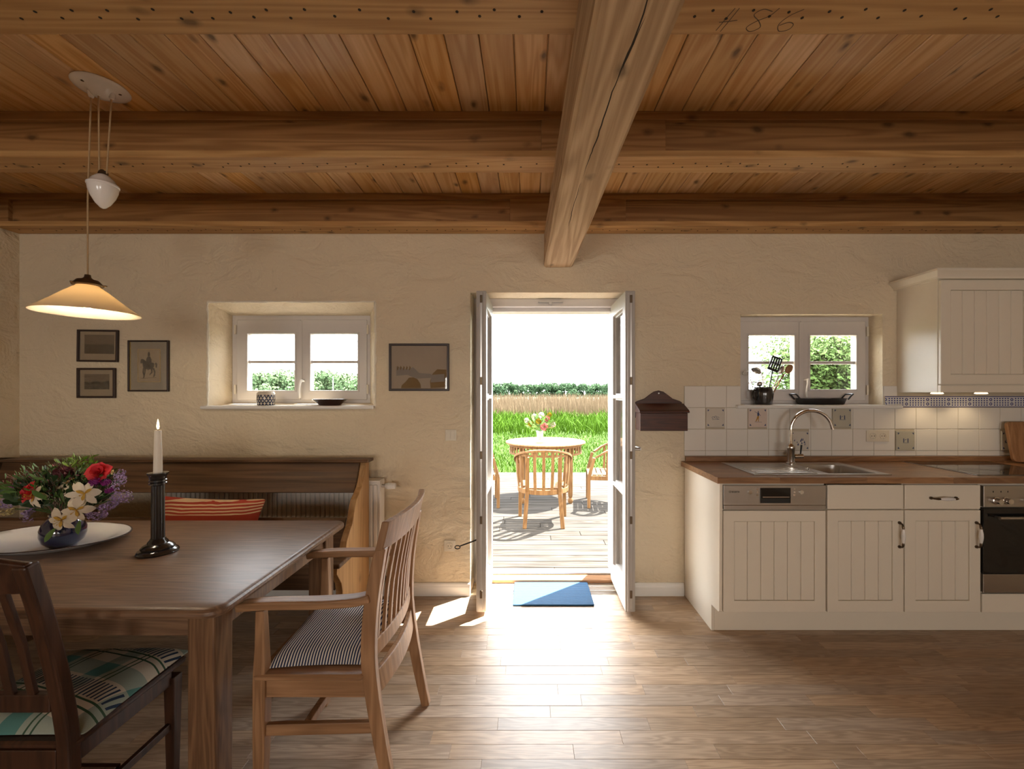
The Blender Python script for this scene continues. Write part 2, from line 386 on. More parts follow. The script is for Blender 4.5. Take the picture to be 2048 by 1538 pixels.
# rough limewashed plaster lip round the left window opening
rng = random.Random(3)
def lip(x0, z0, x1, z1, n=26):
    pts = []; rs = []
    for k in range(n+1):
        t = k/n
        pts.append((x0+(x1-x0)*t+rng.uniform(-.003, .003), YB-0.001, z0+(z1-z0)*t+rng.uniform(-.003, .003))); rs.append(0.007+rng.uniform(-.003, .004))
    return B().tube(pts, rs, 6)
for a in ((W1[0], W1[2], W1[0], W1[3]), (W1[0], W1[3], W1[1], W1[3]), (W1[1], W1[3], W1[1], W1[2])):
    lip(*a).obj('plaster_lip', M['wallw'], wb, smooth=True)
lf = B().box(XL-0.2, XL, YR, YB, -0.12, ZC+0.05).obj('wall_left', M['wall'], kind='structure')
# right-hand wall, and rear wall with its window openings
def wall_open(name, horiz, a0, a1, c0, c1, holes):
    us = sorted({a0, a1, *[h[0] for h in holes], *[h[1] for h in holes]}); ws = sorted({-0.12, ZC+0.05, *[h[2] for h in holes], *[h[3] for h in holes]})
    sol = lambda i, j: not any(h[0] < (us[i]+us[i+1])/2 < h[1] and h[2] < (ws[j]+ws[j+1])/2 < h[3] for h in holes)
    b = B().cells(us, ws, sol, c0, c1)
    if not horiz: b.v = [(v[1], v[0], v[2]) for v in b.v]
    return b.obj(name, M['wall'], kind='structure', weld=True)
wall_open('wall_right', False, YR, YB, XR, XR+0.25, [])
wall_open('wall_rear', True, XL-0.2, XR+0.2, YR-0.25, YR, [(-2.3, -0.7, 0.75, 1.9), (0.7, 2.3, 0.75, 1.9)])
# rear windows (seen only as reflections and from a step aside)
def simple_window(name, cx, cy, w, rot):
    r = empty(name, (cx, cy, 0.75), kind='structure', rz=0)
    def put(b, nm, mat):
        if rot: b.v = [(cx+(v[1]-cy), cy+(v[0]-cx), v[2]) for v in b.v]
        return b.obj(nm, mat, r)
    put(ring(cx-w/2, cx+w/2, 0.75, 1.9, 0.06, cy, cy+0.05), 'frame', M['frame'])
    put(B().box(cx-0.03, cx+0.03, cy, cy+0.05, 0.81, 1.84), 'mullion', M['frame'])
    put(B().box(cx-w/2+0.01, cx+w/2-0.01, cy+0.055, cy+0.058, 0.76, 1.89), 'sky_blocker', M['cream'])  # added blind, keeps the bright sky from lighting the room
    return r
simple_window('window_3', -1.5, YR-0.2, 1.6, False); simple_window('window_4', 1.5, YR-0.2, 1.6, False)

# floor: sub-floor slab plus oak strips laid across the room
fl = B().box(XL-0.1, XR+0.1, YR-0.1, YB+0.001, -0.12, -0.012).obj('floor', M['floor'], kind='structure')
PW = 0.0726; rng = random.Random(11)
rest = B()
y = YB; row = 0
vis = 0
lens_ = (0.42, 0.5, 0.58, 0.66, 0.8)
while y > YR:
    y0 = max(YR, y-PW); x = XL-rng.uniform(0, 0.6)
    while x < XR:
        L = rng.choice(lens_); x0 = max(XL, x); x1 = min(XR, x+L); x += L
        if x1-x0 < 0.03: x1 = x0+0.03 if x0+0.03 <= XR else XR
        D = y
        inview = y > 1.52 and x0 < (1000/860)*D and x1 > -(1070/860)*D and not (x0 > 1.12 and y0 > 2.60)
        if inview and vis < 300:
            zt = rng.uniform(-0.0006, 0.0006)
            pl = piece('plank', x0+0.0002, x1-0.0002, y0+0.0002, y-0.0002, -0.012, 0, M['floor'], fl, 0.0007, key=row % 5)
            pl.location.z += zt; vis += 1
        else:
            rest.box(x0+0.0005, x1-0.0005, y0+0.0005, y-0.0005, -0.012, 0)
    y = y0; row += 1
r_ = rest.obj('plank_remainder', M['floor'], fl, kind='stuff')
for k in range(3):
    for j, (xa, xb_) in enumerate(((-0.345, 0.12-0.1*k), (0.12-0.1*k, 0.69))):
        piece('plank', xa, xb_, YB+0.0725*k+0.001, YB+0.0725*(k+1)-0.001, -0.012, 0.0, M['floor'], fl, 0.0012)

# ceiling boards
ce = B().box(XL-0.1, XR+0.1, YR-0.1, YO, ZC+0.022, ZC+0.1).obj('ceiling', M['ceilwood'], kind='structure')
x = XL; rng = random.Random(5)
while x < XR-0.01:
    w = 0.133; x1 = min(x+w, XR)
    pl = piece('ceiling_board', x+0.0018, x1-0.0018, YR, YB, ZC, ZC+0.022, M['ceilwood'], ce, 0.003)
    pl.location.z += rng.uniform(-0.001, 0.001); x = x1

# joists: boxed girders with recessed webs, end blocks and nail rows underneath
def joist(yf, label):
    r = empty('ceiling_joist', (0, yf+0.075, ZJ), label, 'beam', 'ceiling joists running across the room')
    yb = yf+0.15
    B().box(XL, XR, yf, yb, ZJ, ZJ+0.034).obj('bottom_flange', M['joist'], r, bevel=0.004)
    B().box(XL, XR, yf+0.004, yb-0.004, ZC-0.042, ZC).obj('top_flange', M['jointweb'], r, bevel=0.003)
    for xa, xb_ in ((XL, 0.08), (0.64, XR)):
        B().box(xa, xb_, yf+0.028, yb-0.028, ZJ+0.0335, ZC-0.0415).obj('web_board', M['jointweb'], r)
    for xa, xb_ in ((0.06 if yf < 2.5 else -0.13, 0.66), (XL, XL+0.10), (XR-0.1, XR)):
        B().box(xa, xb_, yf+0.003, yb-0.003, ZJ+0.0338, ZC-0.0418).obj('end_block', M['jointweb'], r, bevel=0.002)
    nb = B(); rg = random.Random(int(yf*100)); x = XL+0.1; k = 0
    while x < XR-0.1:
        if not 0.10 < x < 0.36:
            nb.lathe([(0.0, -0.0012), (0.0048, -0.001), (0.005, 0.001)], (x, yf+0.075+(0.012 if k % 2 else -0.012)+rg.uniform(-.006, .006), ZJ), 6)
        x += rg.uniform(0.045, 0.085); k += 1
    nb.obj('nail_heads', M['crack'], r, kind='stuff')
    return r
j1 = joist(1.215, 'honey pine ceiling joist nearest the viewer, pencil marks and nail rows underneath')
joist(2.073, 'middle pine ceiling joist, second from the back wall, crossing behind the lamp cord')
joist(2.928, 'pine ceiling joist lying against the back wall above the windows')
for nth, yy in zip(('first', 'second', 'third', 'fourth', 'fifth', 'sixth', 'seventh'), (0.357, -0.501, -1.359, -2.217, -3.075, -3.933, -4.791)): joist(yy, nth+' pine ceiling joist counted from above the viewer towards the rear wall')
# pencilled carpenter's number under the first joist
def stroke(pts, r=0.0014):
    return B().tube([(0.575+p[0]*0.075, 1.262+0.09-p[1]*0.075, ZJ-0.0004) for p in catmull([(q[0], q[1], 0) for q in pts], 5)], r, 5, 0.25)
for pts in ([(0.15, 0.05), (0.3, 0.6), (0.45, 1.1)], [(0.35, 0.0), (0.5, 0.6), (0.62, 1.1)], [(0.1, 0.45), (0.5, 0.5), (0.8, 0.55)],
            [(2.0, 0.95), (1.6, 1.05), (1.35, 0.8), (1.7, 0.5), (1.9, 0.2), (1.6, 0.0), (1.35, 0.2), (1.6, 0.5), (2.0, 0.75), (2.2, 1.1)],
            [(3.2, 1.05), (2.8, 0.75), (2.6, 0.35), (2.8, 0.02), (3.15, 0.1), (3.2, 0.35), (2.95, 0.45), (2.65, 0.3)]):
    stroke(pts).obj('pencil_mark', M['pencil'], j1)

# main beam under the joists
mb = empty('main_beam', (0.23, 0.2, 2.345), 'massive weathered timber beam with long cracks running from the viewer to above the door', 'beam')
def bx(y): return 0.211+(3.1-y)*0.0212
secs = []; rng = random.Random(2); n = 44
b = B(); vs = []
for i in range(n+1):
    yy = -5.5+(3.2+5.5)*i/n; c = bx(yy); w = 0.1035
    j = lambda: rng.uniform(-0.0025, 0.0025)
    c1 = 0.014
    vs += [(c-w+j(), yy, ZJ), (c-w+j(), yy, 2.345+c1), (c-w+c1, yy, 2.345+j()*0.6), (c+w-c1, yy, 2.345+j()*0.6), (c+w+j(), yy, 2.345+c1), (c+w+j(), yy, ZJ)]
fs = [(i*6+k, i*6+(k+1) % 6, i*6+6+(k+1) % 6, i*6+6+k) for i in range(n) for k in range(6)]+[tuple(range(6)), tuple(range(n*6+5, n*6-1, -1))]
b.add(vs, fs).obj('timber', M['mainbeam'], mb, smooth=True, ang=25)
def crack(pts, r):
    p = catmull([(x_, y_, 2.3452) for x_, y_ in pts], 8); n = len(p)
    rg = random.Random(4)
    p = [(q.x+rg.uniform(-.0015, .0015), q.y, q.z) for q in p]
    B().tube(p, [r*max(0.15, math.sin(PI*(i+0.3)/n)) for i in range(n)], 5, 0.5).obj('crack', M['crack'], mb)
crack([(0.283, 0.2), (0.276, 0.7), (0.268, 1.05), (0.250, 1.25), (0.240, 1.5), (0.227, 1.7), (0.225, 1.95)], 0.003)
crack([(0.226, 1.75), (0.215, 2.0), (0.213, 2.2), (0.212, 2.35)], 0.0022)
crack([(0.29, 0.95), (0.262, 1.15), (0.258, 1.3)], 0.002)

# baseboards
def baseboard(name, x0, x1):
    return B().prism([(YB, 0.0), (YB-0.020, 0.0), (YB-0.020, 0.062), (YB-0.016, 0.072), (YB-0.014, 0.082), (YB-0.008, 0.09), (YB, 0.09)], 'x', x0, x1).obj(name, M['white'], kind='structure')
baseboard('baseboard_left', XL, DO[0]); baseboard('baseboard_right', DO[1], 1.105)

# ------------------------------------------------------------------ windows
def sash(root, x0, x1, z0, z1, gx0, gx1, gz0, gz1, zm, y, ):
    s_ = B().cells([x0, gx0, gx1, x1], [z0, gz0, gz1, z1], lambda i, j: not (i == 1 and j == 1), y, y+0.055).obj('sash', M['frame'], root, bevel=0.006)
    ring(gx0-0.012, gx1+0.012, gz0-0.012, gz1+0.012, 0.013, y-0.006, y+0.012).obj('glazing_bead', M['frame'], s_, bevel=0.003)
    B().box(gx0, gx1, y+0.008, y+0.04, zm-0.011, zm+0.011).obj('muntin', M['frame'], s_, bevel=0.003)
    for za, zb in ((gz0, zm-0.011), (zm+0.011, gz1)):
        B().box(gx0, gx1, y+0.022, y+0.026, za, zb).obj('pane', M['glass'], s_)
    return s_
def win(name, x0, x1, z0, z1, xm, g1, g2, gz, zm, y, hx, hz):
    r = empty(name, ((x0+x1)/2, y, z0), kind='structure')
    ring(x0-0.03, x1+0.03, z0-0.03, z1+0.03, 0.045, y+0.012, y+0.075).obj('frame', M['frame'], r, bevel=0.004)
    a = sash(r, x0+0.012, xm-0.002, z0+0.010, z1-0.012, g1[0], g1[1], gz[0], gz[1], zm, y)
    c = sash(r, xm+0.002, x1-0.012, z0+0.010, z1-0.012, g2[0], g2[1], gz[0], gz[1], zm, y)
    B().box(xm-0.016, xm+0.016, y-0.007, y-0.0005, z0+0.02, z1-0.02).obj('cover_strip', M['frame'], a, bevel=0.003)
    B().lathe([(0.013, 0), (0.013, 0.012)], (0, 0, 0), 12)
    hb = B(); hb.tube([(hx, y+0.002, hz), (hx, y-0.04, hz)], 0.011, 10)
    hb.tube(catmull([(hx, y-0.04, hz+0.008), (hx-0.006, y-0.048, hz-0.03), (hx-0.012, y-0.045, hz-0.08), (hx-0.01, y-0.042, hz-0.13)], 5), 0.009, 10, 0.7)
    hb.obj('window_handle', M['white'], c, smooth=True)
    for sx in (x0+0.004, x1-0.004):
        for hz_ in (z0+0.09, z1-0.09):
            B().tube([(sx, y-0.006, hz_-0.035), (sx, y-0.006, hz_+0.035)], 0.007, 8).obj('hinge', M['plastic'], r, smooth=True)
    return r
s1 = 860/YW1; X1 = lambda p: (p-1058)/s1; Z1 = lambda p: 1.45-(p-785)/s1
win('window_1', X1(478), X1(741), W1i[2]+0.012, Z1(638), X1(607), (X1(503), X1(596)), (X1(627), X1(720)), (Z1(781), Z1(669)), Z1(724.5), YW1-0.045, X1(614), Z1(762))
s2 = 860/YW2; X2 = lambda p: (p-1058)/s2; Z2 = lambda p: 1.45-(p-785)/s2
win('window_2', 1.535, 2.515, W2[2]+0.016, Z2(641), X2(1594), (X2(1491), X2(1581)), (X2(1612), X2(1703)), (Z2(779), Z2(672)), Z2(726), YW2-0.045, X2(1601), Z2(760))
B().box(-2.325, -1.10, 3.035, YW1, 1.333, 1.356).obj('window_sill', M['white'], bevel=0.006, label='white painted sill board under the left window holding the jar and dish', cat='window sill')
B().box(1.474, 2.645, 3.035, YW2, 1.336, 1.3625).obj('window_sill', M['white'], bevel=0.009, seg=3, label='white rounded sill board under the kitchen window above the tap', cat='window sill')

# ------------------------------------------------------------------ terrace door, both leaves swung into the room
dr = empty('door_1', (0.165, 3.3, 0), kind='structure')
B().cells([-0.42, -0.345, 0.69, 0.75], [0.0, 2.105, 2.166], lambda i, j: j == 1 or i != 1, 3.28, 3.36).obj('frame', M['frame'], dr, bevel=0.005)
B().cells([-0.345, -0.315, 0.634, 0.69], [0.05, 2.075, 2.105], lambda i, j: j == 1 or i != 1, 3.325, 3.455).obj('frame_stop', M['frame'], dr, bevel=0.004)
B().box(0.07, 0.26, 3.262, 3.282, 2.135, 2.143).obj('catch', M['steel'], dr, bevel=0.002)
B().box(0.15, 0.175, 3.262, 3.282, 2.118, 2.136).obj('catch_pin', M['steel'], dr, bevel=0.002)
B().prism([(3.27, 0.0), (3.27, 0.022), (3.30, 0.045), (3.36, 0.05), (3.47, 0.03), (3.47, -0.06), (3.30, -0.06)], 'x', -0.345, 0.69).obj('threshold', M['counter'], dr, bevel=0.003)
B().box(-0.34, 0.685, 3.315, 3.345, 0.047, 0.062).obj('rain_rail', M['steel'], dr, bevel=0.003)
def leaf(xa, xb_, side):
    # leaf stands along y from 3.30 (hinge) to 2.795, thickness xa..xb
    ya, yb = 2.795, 3.300; st = 0.088
    zs_ = [0.022, 0.165, 0.762, 0.788, 1.405, 1.431, 2.015, 2.112]
    b = B().cells([ya, ya+st, yb-st, yb], zs_, lambda i, j: i != 1 or j % 2 == 0, xa, xb_)
    b.v = [(v[1], v[0], v[2]) for v in b.v]
    L = b.obj('door_leaf', M['doorpaint'], dr, bevel=0.005)
    xm = (xa+xb_)/2
    for j in (1, 3, 5):
        B().box(xm-0.003, xm+0.003, ya+st, yb-st, zs_[j], zs_[j+1]).obj('pane', M['glass'], L)
        bb = ring(ya+st-0.001, yb-st+0.001, zs_[j]-0.001, zs_[j+1]+0.001, 0.012, xm-0.012, xm+0.012); bb.v = [(v[1], v[0], v[2]) for v in bb.v]
        bb.obj('glazing_bead', M['doorpaint'], L)
    # rebated meeting edge with lock strip
    B().box(xa+0.012, xb_-0.020, ya-0.014, ya, 0.03, 2.10).obj('rebate_strip', M['doorpaint'], L, bevel=0.003)
    B().box(xm-0.004, xm+0.006, ya-0.0165, ya-0.0135, 0.05, 2.08).obj('lock_strip', M['steel'], L)
    for z in (0.12, 0.6, 1.02, 1.5, 2.03):
        B().box(xm-0.007, xm+0.009, ya-0.021, ya-0.0155, z, z+0.05).obj('lock_bolt', M['bronze'], L, bevel=0.002)
    for z in (0.25, 1.05, 1.9):
        B().tube([(xb_ if side > 0 else xa, 3.297, z-0.05), (xb_ if side > 0 else xa, 3.297, z+0.05)], 0.010, 8).obj('hinge', M['steel'], L, smooth=True)
    return L
LL = leaf(-0.343, -0.278, -1); RL = leaf(0.626, 0.691, 1)
LL['label'] = 'left glazed door leaf seen edge on'; RL['label'] = 'right glazed door leaf with three panes'
hb = B().tube([(0.691, 2.85, 1.075), (0.735, 2.85, 1.075)], 0.010, 10); hb.tube(catmull([(0.735, 2.845, 1.075), (0.74, 2.88, 1.077), (0.738, 2.96, 1.075)], 4), 0.009, 10)
hb.obj('door_handle', M['steel'], RL, smooth=True, label='brushed steel lever handle')
hb = B().tube([(-0.343, 2.84, 0.478), (-0.372, 2.835, 0.468), (-0.452, 2.82, 0.443)], [0.008, 0.007, 0.006], 8, 0.7)
ringp = [(-0.468+0.017*math.cos(a), 2.815, 0.437+0.011*math.sin(a)) for a in [2*PI*k/14 for k in range(15)]]
hb.tube(ringp, 0.0035, 6); hb.obj('stay_hook', M['black'], LL, smooth=True, label='black iron stay hook')
# door mat
m = N('blue_mat'); v = m.obj(); w_ = m.n('ShaderNodeTexWave'); w_.inputs['Scale'].default_value = 28; w_.bands_direction = 'Y'; m.l(v, w_.inputs[0])
m.set(m.mix(m.math('MULTIPLY', w_.outputs['Fac'], m.noise(v, 120)), (0.004, 0.03, 0.075), (0.011, 0.075, 0.15)), 0.95); m.bump(w_.outputs['Fac'], 0.6, 0.004); M['mat'] = m.m
B().box(-0.11, 0.443, 2.915, 3.262, 0.0015, 0.013).obj('door_mat', M['mat'], bevel=0.004, label='ribbed blue doormat lying inside the open terrace door', cat='doormat')
# ------------------------------------------------------------------ kitchen
YF = 2.525                     # face of the cabinet fronts
CT, CB = 0.961, 0.925          # worktop top / bottom
def tubeobj(pts, r, name, mat, parent, n=8, flat=1): return B().tube(pts, r, n, flat).obj(name, mat, parent, smooth=True)
def bar_handle(parent, cx, cz, length, vertical):
    def P(t, o): return (cx, YF-0.022-o, cz+t) if vertical else (cx+t, YF-0.022-o, cz)
    h = length/2
    for s_ in (-1, 1):
        b = B().tube([P(s_*h, -0.003), P(s_*h, 0.006)], 0.0085, 10); b.tube(catmull([P(s_*h, 0.004), P(s_*h*0.93, 0.02), P(s_*h*0.7, 0.026), P(s_*h*0.55, 0.027)], 4), [0.005, 0.0045, 0.0045, 0.005, 0.005, 0.005, 0.006, 0.0065, 0.007, 0.0065, 0.006, 0.006, 0.006][:13], 8)
        b.obj('handle_end', M['bronze'], parent, smooth=True)
    pts = [P(h*0.6*k/4, 0.027) for k in range(-4, 5)]
    B().tube(pts, [0.0055, 0.0075, 0.0095, 0.0105, 0.011, 0.0105, 0.0095, 0.0075, 0.0055], 10).obj('handle_grip', M['porcelain'], parent, smooth=True)
def panel_door(root, x0, x1, z0, z1, nb, fx=0.066, fz=0.070, ft=0.066, y=YF, name='door'):
    g = 0.0022
    d = B().cells([x0+g, x0+fx, x1-fx, x1-g], [z0+g, z0+fz, z1-ft, z1-g], lambda i, j: not (i == 1 and j == 1), y-0.020, y).obj(name, M['cream'], root, bevel=0.004)
    B().box(x0+fx-0.004, x1-fx+0.004, y-0.006, y-0.001, z0+fz-0.004, z1-ft+0.004).obj('panel_back', M['cream'], d)
    w = (x1-x0-2*fx)/nb
    for k in range(nb):
        piece('panel_board', x0+fx+k*w+0.001, x0+fx+(k+1)*w-0.001, y-0.0155, y-0.004, z0+fz+0.0015, z1-ft-0.0015, M['cream'], d, 0.0032)
    return d
def carcass(root, x0, x1, z0, z1, y0, y1):
    return B().box(x0+0.001, x1-0.001, y0, y1, z0, z1).obj('carcass', M['cream'], root, bevel=0.002)
# end panel and plinth
B().prism([(YB-0.012, 0.0), (2.62, 0.0), (2.62, 0.158), (2.523, 0.164), (2.512, 0.172), (2.505, CB-0.001), (YB-0.012, CB-0.001)], 'x', 1.111, 1.129).obj('end_panel', M['cream'], bevel=0.002, label='tall cream side panel closing the kitchen run beside the wooden wall box', cat='panel')
B().box(1.1295, XR-0.005, 2.622, 2.64, 0.0, 0.158).obj('plinth', M['cream'], bevel=0.003, label='cream kickboard along the floor below the kitchen cupboards', cat='plinth')
# dishwasher
r = empty('dishwasher', (1.43, 2.8, 0.16), 'built-in dishwasher with steel control strip and grooved cream door', 'dishwasher')
carcass(r, 1.131, 1.735, 0.164, CB-0.002, YF+0.002, 3.05)
cp = B().prism([(YF, 0.769), (YF-0.020, 0.769), (YF-0.020, 0.790), (YF-0.016, 0.795), (YF-0.018, 0.908), (YF, 0.910)], 'x', 1.134, 1.732).obj('control_panel', M['steel'], r, bevel=0.002)
yc = YF-0.0195
B().box(1.347, 1.525, yc-0.0015, yc+0.004, 0.805, 0.894).obj('display', M['blackgl'], cp, bevel=0.002)
B().box(1.358, 1.515, yc-0.009, yc-0.001, 0.838, 0.846).obj('pull_recess', M['steel'], cp, bevel=0.003)
B().box(1.354, 1.520, yc-0.003, yc-0.001, 0.808, 0.834).obj('grip_pocket', M['black'], cp, bevel=0.002)
for x_, zz in ((1.3285, 0.888), (1.3285, 0.870), (1.3285, 0.853), (1.545, 0.888), (1.545, 0.870), (1.545, 0.853)):
    tubeobj([(x_, yc+0.004, zz), (x_, yc-0.004, zz)], 0.0058, 'button', M['chrome'], cp, 12)
for x_ in (1.287, 1.587): tubeobj([(x_, yc+0.004, 0.870), (x_, yc-0.006, 0.870)], 0.0115, 'dial', M['chrome'], cp, 16)
def text_obj(s_, size, loc, rot, mat, parent, name):
    cu = bpy.data.curves.new('lettering', 'FONT'); cu.body = s_; cu.size = size; cu.extrude = 0.0004
    t = bpy.data.objects.new('lettering', cu); COL.objects.link(t); dg = bpy.context.evaluated_depsgraph_get()
    me = bpy.data.meshes.new_from_object(t.evaluated_get(dg)); bpy.data.objects.remove(t); me.name = name
    me.materials.clear(); me.materials.append(mat)
    R = Euler(rot).to_matrix().to_4x4(); me.transform(Matrix.Translation(Vector(loc)-root_loc(parent))@R)
    return link_mesh(name, me, parent)
M['lettering'] = plain('dark_lettering', (0.05, 0.05, 0.05), 0.5)
text_obj('BOSCH', 0.014, (1.181, yc-0.0008, 0.866), (PI/2, 0, 0), M['lettering'], cp, 'lettering')
b = B(); ringp = [(1.171+0.0055*math.cos(2*PI*k/16), yc-0.0006, 0.871+0.0055*math.sin(2*PI*k/16)) for k in range(17)]
b.tube(ringp, 0.0007, 5); b.obj('emblem', M['lettering'], cp)
panel_door(r, 1.131, 1.735-0.003, 0.166, 0.764, 6)
# base cupboards
def base(x0, x1, label, drawer_handle, door_handle, nb=4, door_top=True):
    r = empty('base_cabinet', ((x0+x1)/2, 2.8, 0.16), label, 'cabinet', 'cream base cupboards')
    carcass(r, x0, x1, 0.164, CB-0.002 if door_top else 0.770, YF+0.002, 3.05)
    d = B().box(x0+0.0025, x1-0.0025, YF-0.020, YF, 0.770, 0.912).obj('drawer_front', M['cream'], r, bevel=0.005)
    if drawer_handle: bar_handle(d, (x0+x1)/2, 0.836, 0.145, False)
    d = panel_door(r, x0, x1, 0.166, 0.767, nb)
    if door_handle: bar_handle(d, x1-0.030, 0.622, 0.140, True)
    return r
base(1.737, 2.186, 'cream sink cupboard with plain false drawer, beside the dishwasher', False, True, door_top=False)
base(2.188, 2.634, 'cream cupboard with handled drawer, next to the oven', True, True)
base(3.236, 3.690, 'cream corner cupboard to the right of the oven', True, False)
# oven
r = empty('oven', (2.935, 2.8, 0.16), 'built-in steel and black glass oven under the hob', 'oven')
carcass(r, 2.637, 3.233, 0.164, CB-0.002, YF+0.004, 3.05)
f_ = B().box(2.645, 3.225, YF-0.024, YF+0.003, 0.783, 0.908).obj('control_panel', M['steel'], r, bevel=0.002)
for x_ in (2.712, 2.768, 2.90, 2.97, 3.10, 3.16):
    k = B().tube([(x_, YF-0.022, 0.822), (x_, YF-0.032, 0.822), (x_, YF-0.034, 0.822), (x_, YF-0.058, 0.822)], [0.021, 0.021, 0.017, 0.0155], 20).obj('knob', M['chrome'], f_, smooth=True)
for x_ in (2.70, 2.745, 2.785): B().box(x_-0.003, x_+0.003, YF-0.0246, YF-0.0235, 0.868, 0.878).obj('symbol', M['lettering'], f_)
d = B().box(2.645, 3.225, YF-0.022, YF+0.002, 0.395, 0.778).obj('oven_door', M['blackgl'], r, bevel=0.003)
B().tube([(2.70, YF-0.058, 0.728), (3.17, YF-0.058, 0.728)], 0.0085, 12).obj('door_bar', M['steel'], d, smooth=True)
for x_ in (2.715, 3.155): B().tube([(x_, YF-0.02, 0.728), (x_, YF-0.058, 0.728)], 0.007, 8).obj('bar_mount', M['steel'], d, smooth=True)
B().box(2.645, 3.225, YF-0.022, YF+0.002, 0.284, 0.392).obj('lower_strip', M['steel'], r, bevel=0.002)
B().box(2.641, 3.229, YF-0.020, YF, 0.166, 0.276).obj('drawer_front', M['cream'], r, bevel=0.004)
# worktop of oak staves with a cut-out for the bowl
BX = (1.80, 2.095, 2.58, 2.93)
wt = empty('worktop', (2.4, 2.8, CB), 'oiled oak block worktop running over the kitchen cupboards', 'worktop')
B().cells([1.085, BX[0]-.006, BX[1]+.006, XR-0.005], [2.4755, BX[2]-.006, BX[3]+.006, YB-0.014], lambda i, j: not (i == 1 and j == 1), CB+0.0005, CT-0.0015, 'xy').obj('core', M['counter'], wt)
rng = random.Random(21); rows = 15; ww = (YB-0.014-2.474)/rows
for k in range(rows):
    x = 1.085; y0 = 2.474+k*ww
    while x < XR-0.006:
        L = rng.choice((0.28, 0.36, 0.44, 0.5)); x1 = min(x+L, XR-0.005)
        if x1 > XR-0.1: x1 = XR-0.005
        segs = [(x, x1)]
        if y0+ww > BX[2]-.004 and y0 < BX[3]+.004:
            segs = [(a_, c_) for a_, c_ in ((x, min(x1, BX[0]-.006)), (max(x, BX[1]+.006), x1)) if c_-a_ > 0.004]
        for a_, c_ in segs:
            piece('stave', a_+0.0001, c_-0.0001, y0+(0.0001 if k else -0.0005), y0+ww-0.0001, CT-0.0055 if k else CB, CT, M['counter'], wt, 0.0003 if k else 0.002)
        x = x1
B().box(1.112, XR-0.005, YB-0.034, YB-0.012, CT, CT+0.036).obj('upstand', M['counter'], bevel=0.003, label='narrow oak upstand strip between worktop and wall tiles', cat='trim strip')
# sink
r = empty('kitchen_sink', (1.74, 2.77, CT), 'stainless steel inset sink with draining board left of the bowl', 'sink')
B().cells([1.335, BX[0], BX[1], 2.150], [2.545, BX[2], BX[3], 2.99], lambda i, j: not (i == 1 and j == 1), CT, CT+0.004, 'xy').obj('rim', M['steel'], r, bevel=0.0015)
b = B(); d_ = 0.17
def rr(x0, x1, y0, y1, rad, z, n=6):
    pts = []
    for cx, cy, a0 in ((x1-rad, y1-rad, 0), (x0+rad, y1-rad, PI/2), (x0+rad, y0+rad, PI), (x1-rad, y0+rad, 1.5*PI)):
        pts += [(cx+rad*math.cos(a0+PI/2*k/n), cy+rad*math.sin(a0+PI/2*k/n), z) for k in range(n+1)]
    return pts
loops = [rr(*BX, 0.001, CT+0.0035), rr(BX[0]+.001, BX[1]-.001, BX[2]+.001, BX[3]-.001, 0.05, CT-0.004), rr(BX[0]+.006, BX[1]-.006, BX[2]+.006, BX[3]-.006, 0.05, CT-d_+0.03), rr(BX[0]+.03, BX[1]-.03, BX[2]+.03, BX[3]-.03, 0.04, CT-d_)]
n = len(loops[0]); vs = [p for L in loops for p in L]
b.add(vs, [(i*n+k, i*n+(k+1) % n, (i+1)*n+(k+1) % n, (i+1)*n+k) for i in range(3) for k in range(n)]+[tuple(range(3*n, 4*n))])
b.obj('bowl', M['steel'], r, smooth=True, weld=True)
B().lathe([(0.0, 0.001), (0.03, 0.002), (0.034, 0.0)], ((BX[0]+BX[1])/2, 2.76, CT-d_), 20).obj('drain', M['chrome'], r, smooth=True)
for k in range(7):
    B().tube([(1.38, 2.62+0.05*k, CT+0.004), (1.70, 2.62+0.05*k, CT+0.0035)], 0.006, 6, 0.35).obj('drainer_ridge', M['steel'], r, smooth=True)
B().tube(rr(1.352, 1.735, 2.565, 2.97, 0.03, CT+0.0042)+[rr(1.352, 1.735, 2.565, 2.97, 0.03, CT+0.0042)[0]], 0.003, 6).obj('raised_edge', M['steel'], r, smooth=True)
for x_ in (1.762, 1.775): B().lathe([(0.009, 0), (0.009, 0.006), (0.0, 0.008)], (x_, 2.70+(x_-1.76)*3, CT+0.004), 12).obj('waste_knob', M['chrome'], r, smooth=True)
# tap
tx, ty = 1.775, 2.915
r = empty('kitchen_tap', (tx, ty, CT+0.004), 'chrome swan-neck mixer tap standing behind the sink', 'tap')
B().lathe([(0.028, 0), (0.028, 0.01), (0.0235, 0.014), (0.0235, 0.10), (0.026, 0.104), (0.026, 0.125), (0.018, 0.135), (0.0125, 0.14)], (tx, ty, CT+0.004), 24).obj('tap_body', M['chrome'], r, smooth=True)
R_ = 0.128; pts = [(tx, ty, CT+0.14), (tx, ty, 1.20)]
for k in range(17):
    a = PI-PI*0.93*k/16; pts.append((tx+(R_+R_*math.cos(a))*0.97, ty-(R_+R_*math.cos(a))*0.18, 1.20+R_*math.sin(a)))
pts.append((pts[-1][0]+0.006, pts[-1][1]-0.001, pts[-1][2]-0.022))
B().tube(pts, [0.0115]*(len(pts)-1)+[0.0125], 14).obj('spout', M['chrome'], r, smooth=True)
b = B().tube([(tx+0.02, ty-0.004, CT+0.058), (tx+0.072, ty-0.012, CT+0.060)], 0.017, 16); b.obj('mixer_barrel', M['chrome'], r, smooth=True)
B().tube([(tx+0.058, ty-0.012, CT+0.073), (tx+0.066, ty-0.010, CT+0.135)], [0.006, 0.008], 8, 0.6).obj('lever', M['black'], r, smooth=True)
